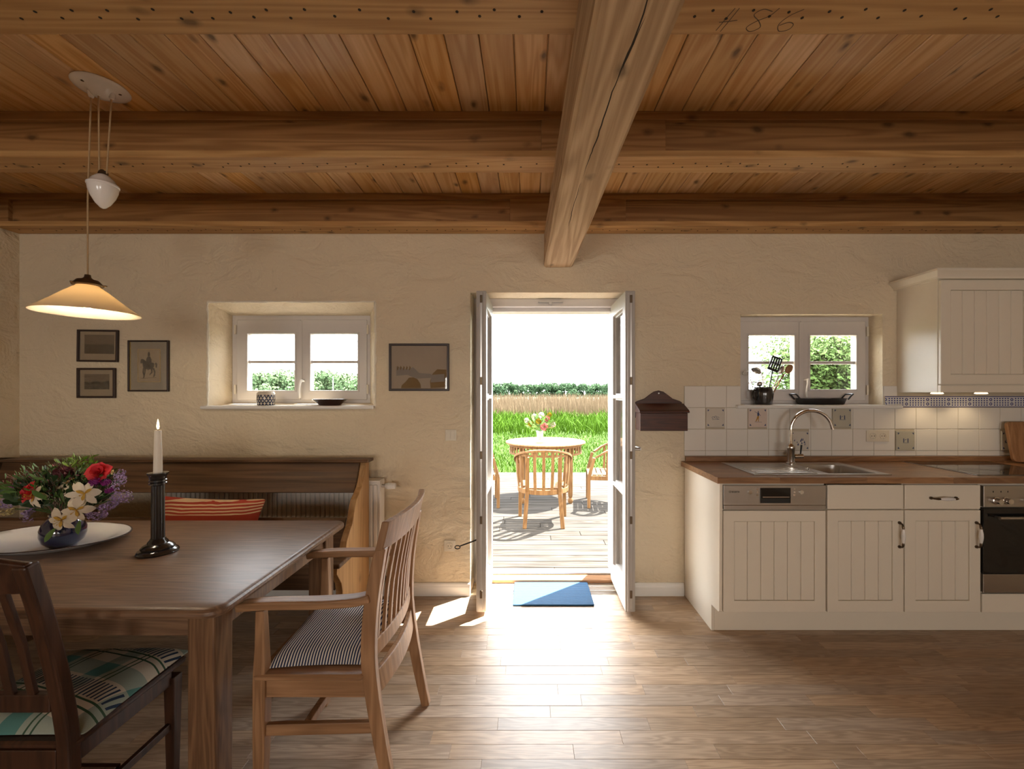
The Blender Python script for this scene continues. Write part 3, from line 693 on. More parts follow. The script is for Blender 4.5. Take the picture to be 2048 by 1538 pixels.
# hob
r = empty('ceramic_hob', (2.925, 2.78, CT), 'black ceramic glass hob set into the worktop above the oven', 'hob')
B().box(2.632, 3.222, 2.525, 3.03, CT, CT+0.004).obj('frame', M['steel'], r, bevel=0.001)
B().box(2.637, 3.217, 2.530, 3.025, CT+0.001, CT+0.0055).obj('glass_plate', M['blackgl'], r, bevel=0.001)
M['zone'] = plain('grey_zone_print', (0.09, 0.09, 0.09), 0.2)
for cx, cy, rad in ((2.79, 2.66, 0.09), (2.79, 2.90, 0.075), (3.06, 2.66, 0.075), (3.06, 2.90, 0.09)):
    B().lathe([(rad, 0), (rad, 0.0004), (rad-0.003, 0.0004), (rad-0.003, 0), (rad, 0)], (cx, cy, CT+0.0054), 40).obj('cooking_zone', M['zone'], r)
# splashback tiles
ts = empty('tile_splashback', (2.3, YB, CT+0.036), 'white square tiled splashback with a few antique picture tiles behind the worktop', 'splashback')
P_ = 0.1504; TX0 = 1.110; zr = [0.9975, 1.035, 1.189, 1.3425, 1.4966]
yt = YB-0.009
B().cells([TX0, W2[0], W2[1], XR-0.002], [zr[0], zr[3]-0.006, 1.4966], lambda i, j: j == 0 or i != 1, YB-0.006, YB-0.0002).obj('grout_bed', M['grout'], ts)
deco = {(1, 2): 'oldtile2', (3, 2): 'pinktile', (7, 2): 'oldtile', (5, 1): 'oldtile2', (10, 1): 'oldtile', (15, 1): 'oldtile2'}
def motif(kind, cx, cz, y, parent):
    def flat(poly, mat, nm='motif'):
        B().prism([(cx+p[0]*0.001, cz+p[1]*0.001) for p in poly], 'y', y-0.0006, y+0.0004).obj(nm, M[mat], parent)
    for sx in (-1, 1):
        for sz in (-1, 1):
            flat([(sx*58, sz*58), (sx*44, sz*56), (sx*50, sz*50), (sx*56, sz*43)], 'bluepaint', 'corner_ornament')
    if kind == 0:
        for a in ((-18, 0), (0, 4), (16, -2)):
            pts = [(cx+(a[0]+9*math.cos(t))*0.001, y-0.0004, cz+(a[1]+7*math.sin(t))*0.001) for t in [k*2*PI/10 for k in range(9)]]
            B().tube(pts, 0.0011, 4).obj('motif', M['bluepaint'], parent)
        flat([(-26, -12), (26, -10), (26, -12), (-26, -14)], 'bluepaint')
    elif kind == 1:
        flat([(-3, 12), (8, 12), (10, 30), (6, 38), (0, 38), (-4, 30)], 'bluepaint')
        flat([(-3, 12), (8, 12), (6, -28), (1, -28), (2, -5), (-12, -28), (-17, -26), (-8, -4)], 'ochre')
        flat([(-24, -29), (28, -31), (28, -33), (-24, -31)], 'bluepaint'); flat([(8, 30), (20, 14), (18, 12), (7, 26)], 'bluepaint'); flat([(-22, 44), (-2, 34), (-3, 32), (-23, 42)], 'bluepaint')
        flat([(0, 39), (6, 39), (7, 45), (3, 47), (-1, 45)], 'bluepaint', 'head_motif')
    elif kind == 2:
        for x_ in (-18, 12): flat([(x_, -12), (x_+6, -12), (x_+6, 14), (x_+3, 18), (x_, 14)], 'bluepaint')
        flat([(-20, -14), (22, -14), (22, -16), (-20, -16)], 'bluepaint'); flat([(-8, 6), (4, 12), (4, 9), (-8, 3)], 'bluepaint')
    else:
        rg = random.Random(kind)
        for k in range(9):
            a, c_ = rg.uniform(-46, 40), rg.uniform(-34, 4); flat([(a, c_), (a+rg.uniform(6, 14), c_+rg.uniform(-3, 3)), (a+rg.uniform(2, 8), c_+rg.uniform(8, 20))], 'bluepaint')
kinds = {(1, 2): 0, (3, 2): 1, (7, 2): 2, (5, 1): 3, (10, 1): 2, (15, 1): 5}
rng = random.Random(8)
for j in range(4):
    for i in range(18):
        x0 = TX0+i*P_; x1 = min(x0+P_, XR-0.003)
        if x1-x0 < 0.01: continue
        z0, z1 = zr[j], zr[j+1]
        if j == 3:
            if x0 > W2[0]-0.05 and x1 < W2[1]: continue
            if x0 >= W2[0]-0.05: continue
            x1 = min(x1, W2[0]-0.001)
            if x1-x0 < 0.02: continue
        if (i, j) in deco:
            xa = x0+0.003; t = piece('picture_tile', xa, xa+0.134, YB-0.015, YB-0.0055, z1-0.003-0.138 if j == 2 else z0+0.002, z1-0.003 if j == 2 else z0+0.140, M[deco[(i, j)]], ts, 0.002)
            kd = kinds[(i, j)]; motif(kd, xa+0.067+(0.0 if kd != 2 else 0.002), (z1-0.003-0.069 if j == 2 else z0+0.071), YB-0.0152, t)
            piece('tile', xa+0.1345, x1-0.001, yt, YB-0.0055, z0+0.001, z1-0.001, M['tile'], ts, 0.0006)
        else:
            t = piece('tile', x0+0.0012, x1-0.0012, yt, YB-0.0055, z0+0.0012, z1-0.0012, M['tile'], ts, 0.0018)
        t.rotation_euler = (rng.uniform(-.004, .004), 0, rng.uniform(-.004, .004))
piece('tile', W2[1]+0.003, 2.630, yt, YB-0.0055, 1.424, 1.4966, M['tile'], ts, 0.0018)
# fix: motifs are children of picture tiles that carry their own location
for o in [c for c in ts.children if c.name.startswith('picture_tile')]:
    for c in o.children: c.location = -Vector(o.location)
# patterned border
m = N('blue_border'); v = m.obj(); o_ = m.sep(v)
fx = m.math('FRACT', m.math('MULTIPLY', o_[0], 52.0)); fz = m.math('FRACT', m.math('MULTIPLY', o_[2], 64.0))
dd = m.math('ADD', m.math('POWER', m.math('SUBTRACT', fx, 0.5), 2), m.math('POWER', m.math('SUBTRACT', fz, 0.5), 2))
dots = m.math('LESS_THAN', dd, 0.085)
gx = m.math('SUBTRACT', m.math('FRACT', m.math('MULTIPLY', o_[0], 6.54)), 0.5)
gz = m.math('SUBTRACT', m.math('FRACT', m.math('ADD', m.math('MULTIPLY', o_[2], 32.0), 0.0)), 0.5)
rd = m.math('SQRT', m.math('ADD', m.math('POWER', m.math('MULTIPLY', gx, 4.9), 2), m.math('POWER', gz, 2)))
ringm = m.math('LESS_THAN', m.math('ABSOLUTE', m.math('SUBTRACT', rd, 0.28)), 0.09)
zone = m.math('LESS_THAN', m.math('ABSOLUTE', gx), 0.085)
pat = m.math('ADD', m.math('MULTIPLY', dots, m.math('SUBTRACT', 1.0, zone)), m.math('MULTIPLY', ringm, zone), True)
edge = m.math('GREATER_THAN', m.math('ABSOLUTE', o_[2]), 0.034)
pat = m.math('MAXIMUM', pat, edge)
m.set(m.mix(pat, (0.66, 0.66, 0.68), (0.025, 0.035, 0.22)), 0.2); M['border'] = m.m
x = 2.545
for k in range(8):
    x1 = min(x+P_, XR-0.003)
    if x1-x > 0.02: piece('border_tile', x, x1, yt-0.001, YB-0.0055, 1.345, 1.4225, M['border'], ts, 0.0008)
    x = x1
# sockets and switch
def socket(name, cx, cz, y, label, n=1, cat='socket'):
    r = empty(name, (cx, y, cz-0.04), label, cat)
    B().box(cx-0.0405*n, cx+0.0405*n, y-0.010, y, cz-0.0405, cz+0.0405).obj('cover_plate', M['plastic'], r, bevel=0.004)
    for k in range(n):
        c = cx+(k-(n-1)/2)*0.072
        B().lathe([(0.0215, 0.0), (0.0215, 0.004), (0.019, 0.004), (0.0185, 0.0), (0.0215, 0.0)], (0, 0, 0), 24)
        q = B(); pr = [(0.024, 0.0), (0.024, 0.0035), (0.0195, 0.0035), (0.0185, 0.0005), (0.0, 0.0003)]
        q.lathe(pr, (0, 0, 0), 24); q.v = [(c+a[0], y-0.0098-a[2], cz+a[1]) for a in q.v]
        w = q.obj('socket_well', M['plastic'], r, smooth=True)
        for s_ in (-1, 1):
            B().tube([(c+s_*0.0095, y-0.0108, cz), (c+s_*0.0095, y-0.0098, cz)], 0.0032, 8).obj('contact_hole', M['crack'], w)
        for s_ in (-1, 1):
            B().box(c-0.003, c+0.003, y-0.013, y-0.010, cz+s_*0.0175-0.002, cz+s_*0.0175+0.002).obj('earth_clip', M['steel'], w)
    return r
Xw = lambda p, y=YB: (p-1058)*y/860
Zw = lambda p, y=YB: 1.45-(p-785)*y/860
socket('wall_socket', Xw(899.5), Zw(1091), YB, 'single cream power socket low on the wall left of the door')
socket('double_socket', Xw(1752), Zw(871.5), YB-0.009, 'double cream power socket on the tiles right of the tap', 2)
r = empty('light_switch', (Xw(902), YB, Zw(870)-0.04), 'double cream light switch on the wall left of the door', 'switch')
cx, cz = Xw(902), Zw(870)
B().box(cx-0.0405, cx+0.0405, YB-0.009, YB, cz-0.0405, cz+0.0405).obj('cover_plate', M['plastic'], r, bevel=0.004)
for s_ in (-1, 1): B().prism([(YB-0.009, cz-0.027), (YB-0.013, cz-0.027), (YB-0.0105, cz+0.027), (YB-0.009, cz+0.027)], 'x', cx+s_*0.014-0.0125, cx+s_*0.014+0.0125).obj('rocker', M['plastic'], r, bevel=0.001)
# wall cabinet with cornice
r = empty('wall_cabinet', (3.16, 2.92, 1.45), 'cream wall cupboard with grooved door and moulded cornice at the right', 'cabinet')
UY = 2.772
B().box(2.633, XR-0.004, UY, YB-0.002, 1.450, 2.190).obj('carcass', M['cream'], r, bevel=0.002)
panel_door(r, 2.634, 3.235, 1.500, 2.172, 6, 0.066, 0.066, 0.066, UY-0.001)
panel_door(r, 3.237, 3.69, 1.500, 2.172, 4, 0.066, 0.066, 0.066, UY-0.001)
B().box(2.634, XR-0.004, UY-0.021, UY-0.001, 1.450, 1.496).obj('light_rail', M['cream'], r, bevel=0.002)
prof = [(0.0, 2.176), (0.024, 2.178), (0.026, 2.190), (0.032, 2.198), (0.045, 2.212), (0.058, 2.222), (0.058, 2.236), (0.0, 2.238)]
vs = []
for (o, z) in prof: vs += [(2.633-o, YB-0.002, z), (2.633-o, UY-0.002-o, z), (XR-0.004, UY-0.002-o, z)]
n = len(prof)
B().add(vs, [(i*3+k, i*3+k+1, ((i+1) % n)*3+k+1, ((i+1) % n)*3+k) for i in range(n) for k in range(2)]+[tuple(i*3 for i in range(n)), tuple(i*3+2 for i in range(n-1, -1, -1))]).obj('cornice', M['cream'], r, smooth=True, ang=20)
M['puck'] = emit('puck_light', (1, 0.72, 0.38), 5)
for x_ in (2.78, 3.08):
    p_ = B().lathe([(0.03, 0), (0.034, -0.008), (0.024, -0.010), (0.0, -0.010)], (x_, 2.93, 1.4498), 20).obj('downlight', M['puck'], r, smooth=True)
    d = bpy.data.lights.new('downlight_lamp', 'SPOT'); d.energy = 1.4; d.color = (1, 0.75, 0.45); d.spot_size = 2.4; d.spot_blend = 0.6; d.shadow_soft_size = 0.02
    o = bpy.data.objects.new('downlight_lamp', d); COL.objects.link(o); o.location = (x_, 2.93, 1.435)
# cutting board leaning on the tiles
b = B(); poly = rr(0, 0.30, 0, 0.28, 0.03, 0)
b.prism([(p[0], p[1]) for p in poly], 'z', 0, 0.022)
R = Euler((math.radians(80), 0, 0)).to_matrix(); b.v = [tuple(R@Vector(v_)+Vector((3.345, 2.985, CT+0.0055))) for v_ in b.v]
b.obj('cutting_board', M['board'], bevel=0.004, label='wooden chopping board leaning on the tiles behind the hob', cat='cutting board')

# ------------------------------------------------------------------ kitchen sill things
jx, jy, jz = Xw(1528, 3.12), 3.13, 1.3625
r = empty('utensil_jug', (jx, jy, jz), 'black glazed jug full of cooking utensils on the kitchen sill', 'jug')
B().lathe([(0.0, 0), (0.056, 0), (0.058, 0.01), (0.066, 0.05), (0.069, 0.08), (0.066, 0.105), (0.061, 0.12), (0.062, 0.128), (0.058, 0.128), (0.056, 0.11), (0.060, 0.07), (0.05, 0.012), (0.0, 0.012)], (jx, jy, jz), 28).obj('jug_body', M['blackceramic'], r, smooth=True)
B().tube(catmull([(jx-0.055, jy-0.02, jz+0.112), (jx-0.088, jy-0.035, jz+0.10), (jx-0.095, jy-0.038, jz+0.06), (jx-0.066, jy-0.022, jz+0.03)], 6), 0.008, 8).obj('jug_handle', M['blackceramic'], r, smooth=True)
def Pj(px, py, y=3.12): return Vector((Xw(px, y), y, Zw(py, y)))
root_ = Vector((jx, jy, jz+0.03))
# slotted turner
r = empty('slotted_turner', (jx, jy, jz+0.02), 'black slotted plastic turner in the jug', 'utensil')
A_, Bp, Cp = Pj(1533, 800), Pj(1545, 742), Pj(1556, 712)
tubeobj([A_, A_.lerp(Bp, .5), Bp], [0.0055, 0.005, 0.007], 'turner_shaft', M['black'], r, 8, 0.7)
ax = (Cp-Bp).normalized(); sd = Vector((ax.z, 0, -ax.x)); L = (Cp-Bp).length
b = B(); us = [-0.040, -0.029, -0.0235, -0.0115, -0.006, 0.006, 0.0115, 0.0235, 0.029, 0.040]
b.cells(us, [0.0, 0.018, 0.055, 0.062, 0.095, 0.108], lambda i, j: not (j in (1, 3) and i % 2 == 1), -0.002, 0.002)
b.v = [tuple(Bp+sd*v_[0]+ax*(v_[2])+Vector((0, v_[1], 0))) for v_ in b.v]
b.obj('turner_blade', M['black'], r)
# ladle
r = empty('ladle', (jx, jy, jz+0.02), 'dark steel ladle in the jug, bowl turned to the left', 'utensil')
tubeobj(catmull([Pj(1530, 800), Pj(1526, 762), Pj(1522, 744), Pj(1516, 738)], 5), 0.0045, 'ladle_shaft', M['steel'], r)
b = B(); b.lathe([(0.0, -0.022), (0.02, -0.018), (0.033, -0.006), (0.037, 0.005), (0.0355, 0.005), (0.031, -0.005), (0.018, -0.015), (0.0, -0.019)], (0, 0, 0), 20)
R = Euler((0.2, -2.5, 0)).to_matrix(); c = Pj(1513, 741); b.v = [tuple(R@Vector(v_)+c) for v_ in b.v]; b.obj('ladle_bowl', M['steel'], r, smooth=True)
# wooden spoon
r = empty('wooden_spoon', (jx, jy, jz+0.02), 'wooden cooking spoon leaning right in the jug', 'utensil')
tubeobj([Pj(1538, 800, 3.13), Pj(1568, 748, 3.13)], 0.006, 'spoon_shaft', M['board'], r)
b = B(); b.ball((0, 0, 0), 0.026, 0.009, 0.036, 14, 10); R = Euler((0, 0.62, 0)).to_matrix(); c = Pj(1578, 738, 3.13); b.v = [tuple(R@Vector(v_)+c) for v_ in b.v]; b.obj('spoon_bowl', M['board'], r, smooth=True)
# steel spaghetti server
r = empty('pasta_server', (jx, jy, jz+0.02), 'steel pasta server with prongs behind the wooden spoon', 'utensil')
tubeobj([Pj(1535, 800, 3.15), Pj(1557, 752, 3.15)], 0.005, 'server_shaft', M['steel'], r)
b = B(); b.ball((0, 0, 0), 0.02, 0.008, 0.034, 14, 8); R = Euler((0, 0.5, 0)).to_matrix(); c = Pj(1563, 740, 3.15); b.v = [tuple(R@Vector(v_)+c) for v_ in b.v]; b.obj('server_head', M['steel'], r, smooth=True)
for k in range(4):
    a = c+Vector((0.016+0.006*k*0.5, -0.01, 0.03-0.014*k)); tubeobj([a, a+Vector((0.012, -0.014, 0.006))], 0.003, 'prong', M['steel'], r, 6)
# whisk
r = empty('wire_whisk', (jx, jy, jz+0.02), 'small wire whisk sticking out left of the jug', 'utensil')
tubeobj(catmull([Pj(1522, 800), Pj(1508, 780), Pj(1502, 762), Pj(1500, 748)], 5), 0.003, 'whisk_shaft', M['steel'], r)
for k in range(5):
    t = k*PI/5; pts = []
    c0 = Pj(1502, 742); ax = Vector((-0.9, 0, -0.35)).normalized(); up = Vector((0.35, 0, -0.9))*-1
    for q in range(13):
        a = 2*PI*q/12
        pts.append(c0+ax*(0.036*(1-math.cos(a)))*0.9+(up.normalized()*math.cos(t)+Vector((0, 1, 0))*math.sin(t))*0.018*math.sin(a))
    B().tube(pts, 0.0011, 5, 1, False).obj('whisk_wire', M['steel'], r, smooth=True)
# egg-shaped infuser and hook spoon
r = empty('tea_infuser', (jx, jy, jz+0.02), 'round steel tea infuser hooked on the jug rim', 'utensil')
b = B().ball(Pj(1519, 768), 0.02, 0.018, 0.02, 14, 10); b.obj('infuser_ball', M['steel'], r, smooth=True)
tubeobj([Pj(1519, 772), Pj(1524, 795)], 0.0028, 'infuser_shaft', M['steel'], r)
r = empty('wire_hook', (jx, jy, jz+0.02), 'thin brass wire hook bending over the right jug rim', 'utensil')
tubeobj(catmull([Pj(1542, 800), Pj(1547, 776), Pj(1554, 772), Pj(1558, 767), Pj(1556, 763), Pj(1551, 768)], 5), 0.002, 'wire', M['gold'], r, 6)
# black serving pan with loop handles
px, py_ = Xw(1643, 3.13), 3.135; pz = 1.3625
r = empty('serving_pan', (px, py_, pz), 'black iron serving pan with two loop handles on the kitchen sill', 'pan')
B().lathe([(0.0, 0), (0.155, 0), (0.162, 0.004), (0.178, 0.040), (0.181, 0.042), (0.181, 0.046), (0.175, 0.045), (0.158, 0.008), (0.0, 0.006)], (px, py_, pz), 40, 1, 0.46).obj('pan_body', M['black'], r, smooth=True)
for s_ in (-1, 1):
    b = B().tube(catmull([(px+s_*0.172, py_-0.035, pz+0.038), (px+s_*0.195, py_-0.035, pz+0.066), (px+s_*0.208, py_-0.03, pz+0.075), (px+s_*0.208, py_+0.03, pz+0.075), (px+s_*0.195, py_+0.035, pz+0.066), (px+s_*0.172, py_+0.035, pz+0.038)], 5), 0.006, 8)
    b.obj('loop_handle', M['black'], r, smooth=True)

# ------------------------------------------------------------------ left sill: patterned jar and dark dish
m = N('folk_jar'); v = m.obj(); o_ = m.sep(v)
ang = m.math('ARCTAN2', o_[1], o_[0]); fa = m.math('SUBTRACT', m.math('FRACT', m.math('MULTIPLY', ang, 2.55)), 0.5); fz = m.math('SUBTRACT', m.math('FRACT', m.math('ADD', m.math('MULTIPLY', o_[2], 26.0), 0.62)), 0.5)
rd = m.math('SQRT', m.math('ADD', m.math('POWER', fa, 2), m.math('POWER', fz, 2)))
pt = m.math('LESS_THAN', m.math('ABSOLUTE', m.math('SUBTRACT', rd, 0.36)), 0.13)
pt = m.math('MAXIMUM', pt, m.math('LESS_THAN', rd, 0.10)); pt = m.math('MULTIPLY', pt, m.math('LESS_THAN', o_[2], 0.078))
m.set(m.mix(pt, (0.62, 0.56, 0.46), (0.01, 0.02, 0.06)), 0.25); M['jar'] = m.m
B().lathe([(0.0, 0), (0.052, 0), (0.057, 0.006), (0.060, 0.05), (0.058, 0.088), (0.050, 0.100), (0.046, 0.100), (0.05, 0.085), (0.05, 0.01), (0.0, 0.008)], (Xw(532, 3.13), 3.13, 1.356), 32).obj('pottery_jar', M['jar'], smooth=True, label='small pale jar with blue ring pattern on the left window sill', cat='jar')
prof = [(0.0, 0), (0.075, 0), (0.078, 0.006), (0.118, 0.036), (0.128, 0.042), (0.126, 0.046), (0.112, 0.040), (0.07, 0.010), (0.0, 0.008)]
B().lathe(prof, (Xw(660, 3.14), 3.14, 1.356), 36, 1, 0.7).obj('dark_dish', plain('brown_glaze', (0.035, 0.014, 0.010), 0.15, coat=0.6), smooth=True, label='dark brown glazed oval dish on the left window sill', cat='dish')

# ------------------------------------------------------------------ wall box
x0, x1 = Xw(1276, 2.98), Xw(1376, 2.945); zb, zt = Zw(862, 2.945), Zw(826, 2.945)
r = empty('wooden_wall_box', ((x0+x1)/2, YB, zb), 'dark red-brown wooden salt box with curved crest hung right of the door', 'box')
x0 = 0.762; x1 = 1.088
B().box(x0, x1, 2.945, YB-0.012, zb, zt).obj('box_body', M['saltbox'], r, bevel=0.003)
lidp = [(2.930, zt+0.001), (2.930, zt+0.012), (2.945, zt+0.022), (3.045, zt+0.062), (3.066, zt+0.062), (3.066, zt+0.001)]
B().prism(lidp, 'x', x0-0.008, x1+0.008).obj('lid', M['saltbox'], r, bevel=0.003)
cx = (x0+x1)/2; h = (x1-x0)/2+0.004; zc_ = zt+0.05
cr = [(-h, 0.0), (-h, 0.035), (-h*0.9, 0.045), (-h*0.6, 0.062), (-h*0.4, 0.088), (-h*0.2, 0.112), (0, 0.120), (h*0.2, 0.112), (h*0.4, 0.088), (h*0.6, 0.062), (h*0.9, 0.045), (h, 0.035), (h, 0.0)]
B().prism([(cx+a, zc_-0.09+c_ if c_ == 0 else zc_-0.015+c_) for a, c_ in cr], 'y', YB-0.0118, YB-0.0002).obj('crest_board', M['saltbox'], r, bevel=0.002)
B().tube([(cx, YB-0.013, zc_+0.085), (cx, YB-0.018, zc_+0.085)], 0.005, 10).obj('hanging_pin', M['steel'], r, smooth=True)
# ------------------------------------------------------------------ dining table
r = empty('dining_table', (-2.0, 1.85, 0), 'large dark oak dining table with rounded corners in the left foreground', 'table')
TX0_, TX1_, TY0_, TY1_, TZ = -3.0, -0.985, 1.365, 2.335, 0.76
def rpoly(x0, x1, y0, y1, rad, n=5):
    out = []
    for cx, cy, a0 in ((x1-rad, y1-rad, 0), (x0+rad, y1-rad, PI/2), (x0+rad, y0+rad, PI), (x1-rad, y0+rad, 1.5*PI)):
        out += [(cx+rad*math.cos(a0+PI/2*k/n), cy+rad*math.sin(a0+PI/2*k/n)) for k in range(n+1)]
    return out
def rloft(steps, x0, x1, y0, y1, rad, n=5):
    b = B(); L = []
    for ins, z in steps: L.append([(p[0], p[1], z) for p in rpoly(x0+ins, x1-ins, y0+ins, y1-ins, max(rad-ins, 0.003), n)])
    m_ = len(L[0]); vs = [p for l in L for p in l]
    fs = [(i*m_+k, i*m_+(k+1) % m_, (i+1)*m_+(k+1) % m_, (i+1)*m_+k) for i in range(len(L)-1) for k in range(m_)]
    return b.add(vs, fs+[tuple(range(m_-1, -1, -1)), tuple(range((len(L)-1)*m_, len(L)*m_))])
rloft([(0.014, TZ-0.036), (0.004, TZ-0.031), (0.0, TZ-0.022), (0.001, TZ-0.012), (0.006, TZ-0.005), (0.013, TZ-0.0012), (0.018, TZ)], TX0_, TX1_, TY0_, TY1_, 0.055).obj('table_top', M['table'], r, smooth=True, ang=25)
lx0, lx1, ly0, ly1 = TX0_+0.05, TX1_-0.052, TY0_+0.052, TY1_-0.05
for (xa, ya) in ((lx0, ly0), (lx1-0.09, ly0), (lx0, ly1-0.09), (lx1-0.09, ly1-0.09)):
    B().prism([(xa, ya), (xa+0.09, ya), (xa+0.09, ya+0.09), (xa, ya+0.09)], 'z', 0, TZ-0.036).obj('leg', M['tableleg'], r, bevel=0.006)
for (xa, xb_, ya, yb) in ((lx0+0.09, lx1-0.09, ly0+0.012, ly0+0.037), (lx0+0.09, lx1-0.09, ly1-0.037, ly1-0.012), (lx0+0.012, lx0+0.037, ly0+0.09, ly1-0.09), (lx1-0.037, lx1-0.012, ly0+0.09, ly1-0.09)):
    B().box(xa, xb_, ya, yb, TZ-0.118, TZ-0.036).obj('apron', M['table'] if xb_-xa > 0.2 else M['tableleg'], r, bevel=0.002)

# ------------------------------------------------------------------ oak armchair at the table end (faces -x)
r = empty('armchair', (-0.75, 1.76, 0), 'oak armchair with slatted back and striped seat pad at the table end', 'chair')
YN, YFAR = 1.52, 2.0
def bxp(z):   # x of the back line at height z
    P = [(0.0, -0.478), (0.2, -0.520), (0.42, -0.556), (0.55, -0.565), (0.70, -0.556), (0.85, -0.532), (1.0, -0.497)]
    for (a, xa), (c, xb_) in zip(P, P[1:]):
        if z <= c: return xa+(xb_-xa)*(z-a)/(c-a)
    return P[-1][1]
def bow(y): t = (y-(YN+YFAR)/2)/((YFAR-YN)/2); return 0.030*(1-t*t)
for yy in (YN, YFAR):
    pts = catmull([(bxp(z), yy, z) for z in (0.0, 0.2, 0.42, 0.55, 0.70, 0.85, 0.905)], 4); n = len(pts)
    B().sweep(pts, 0.034, [0.036+0.014*math.sin(PI*min(1, k/n*1.1)) for k in range(n)], (0, 1, 0)).obj('rear_leg', M['oak'], r, bevel=0.004)
    fl_ = [(-0.948, yy-0.002, 0.0), (-0.945, yy, 0.2), (-0.943, yy, 0.44), (-0.943, yy, 0.56), (-0.945, yy, 0.683)]
    B().sweep(fl_, [0.034, 0.042, 0.045, 0.034, 0.028], [0.034, 0.042, 0.045, 0.036, 0.030], (0, 1, 0)).obj('front_leg', M['oak'], r, bevel=0.004)
    s_ = -1 if yy == YN else 1
    ap = catmull([(-1.030, yy, 0.693), (-0.985, yy, 0.700), (-0.88, yy, 0.706), (-0.74, yy, 0.708), (-0.62, yy, 0.716), (-0.557, yy, 0.730)], 5); n = len(ap)
    B().sweep(ap, [0.030+0.026*math.sin(PI*(0.12+0.55*k/n)) for k in range(n)], [0.030]*n, (0, 1, 0)).obj('armrest', M['oakx'], r, bevel=0.007, seg=3)
    B().box(-0.925, -0.575, yy-0.012, yy+0.012, 0.380, 0.444).obj('side_rail', M['oakx'], r, bevel=0.003)
    B().sweep([(-0.93, yy, 0.262), (-0.53, yy, 0.272)], 0.020, 0.040, (0, 1, 0)).obj('side_stretcher', M['oakx'], r, bevel=0.003)
B().box(-0.955, -0.930, YN+0.02, YFAR-0.02, 0.385, 0.444).obj('front_rail', M['oak'], r, bevel=0.003)
B().box(-0.80, -0.775, YN+0.01, YFAR-0.01, 0.255, 0.285).obj('cross_stretcher', M['oak'], r, bevel=0.003)
rloft([(0.006, 0.444), (0.0, 0.450), (0.0, 0.460), (0.006, 0.467)], -0.968, -0.575, YN-0.026, YFAR+0.026, 0.02).obj('seat', M['oakx'], r, smooth=True, ang=30)
def curved_rail(z0, z1, th, name, e=-0.010):
    n = 14; vs = []
    for k in range(n+1):
        y_ = YN-e+(YFAR-YN+2*e)*k/n; o = bow(y_)
        for z_, dx in ((z0, -th/2), (z0, th/2), (z1, th/2), (z1, -th/2)): vs.append((bxp(z_)+o+dx, y_, z_))
    fs = [(i*4+k, i*4+(k+1) % 4, i*4+4+(k+1) % 4, i*4+4+k) for i in range(n) for k in range(4)]+[(0, 1, 2, 3), tuple(range(n*4+3, n*4-1, -1))]
    return B().add(vs, fs).obj(name, M['oak'], r, bevel=0.004)
curved_rail(0.895, 0.998, 0.026, 'top_rail', 0.018); curved_rail(0.505, 0.560, 0.022, 'lower_rail'); curved_rail(0.372, 0.452, 0.022, 'back_seat_rail')
for k in range(9):
    yy = YN+0.048+(YFAR-YN-0.096)*k/8
    B().sweep([(bxp(z_)+bow(yy), yy, z_) for z_ in (0.555, 0.64, 0.72, 0.80, 0.90)], 0.020, 0.012, (0, 1, 0)).obj('back_slat', M['oak'], r, bevel=0.002)
# fabrics
def stripes(name, c1, c2, axis, freq, duty=0.5, rough=0.95, extra=None):
    m = N(name); v = m.obj(); o = m.sep(m.mapping(v, (1, 1, 1)))
    n = m.noise(v, 9, 2); s_ = m.math('FRACT', m.math('ADD', m.math('MULTIPLY', o[axis], freq), m.math('MULTIPLY', n, 0.35)))
    f = m.math('LESS_THAN', s_, duty); m.set(m.mix(f, c1, c2), rough, 0, 0.1); m.bump(m.noise(v, 420, 2), 0.25, 0.002)
    return m.m
M['ticking'] = stripes('blue_ticking', (0.66, 0.62, 0.56), (0.022, 0.030, 0.075), 0, 100, 0.5)
m = N('plaid_linen'); v = m.obj(); o_ = m.sep(m.mapping(v, (1, 1, 1), (0, 0, 0.25)))
def band(c, f, lo, hi):
    t = m.math('FRACT', m.math('MULTIPLY', c, f)); return m.math('MULTIPLY', m.math('GREATER_THAN', t, lo), m.math('LESS_THAN', t, hi))
teal = m.math('ADD', m.math('MULTIPLY', band(o_[0], 5.2, 0.1, 0.42), 0.55), m.math('MULTIPLY', band(o_[1], 4.6, 0.05, 0.36), 0.55), True)
c = m.mix(teal, (0.60, 0.53, 0.42), (0.10, 0.24, 0.22))
ln = m.math('MAXIMUM', m.math('MAXIMUM', band(o_[0], 5.2, 0.52, 0.55), band(o_[0], 5.2, 0.62, 0.65)), m.math('MAXIMUM', band(o_[1], 4.6, 0.55, 0.58), band(o_[1], 4.6, 0.66, 0.69)))
c = m.mix(ln, c, (0.05, 0.10, 0.06)); ln2 = m.math('MULTIPLY', band(o_[0], 60, 0, 0.4), band(o_[1], 4.6, 0.72, 1.0)); c = m.mix(ln2, c, (0.03, 0.05, 0.09))
m.set(c, 0.95, 0, 0.1); m.bump(m.noise(v, 300, 2), 0.3, 0.002); M['plaid'] = m.m
m = N('red_striped_pillow'); v = m.obj(); o_ = m.sep(v)
st = m.math('LESS_THAN', m.math('FRACT', m.math('ADD', m.math('MULTIPLY', o_[2], 60), m.math('MULTIPLY', m.noise(v, 7, 2), 1.1))), 0.45)
st = m.math('MULTIPLY', st, m.math('GREATER_THAN', o_[2], 0.275))
m.set(m.mix(st, (0.36, 0.052, 0.030), (0.62, 0.42, 0.24)), 0.95, 0, 0.1); M['redpillow'] = m.m
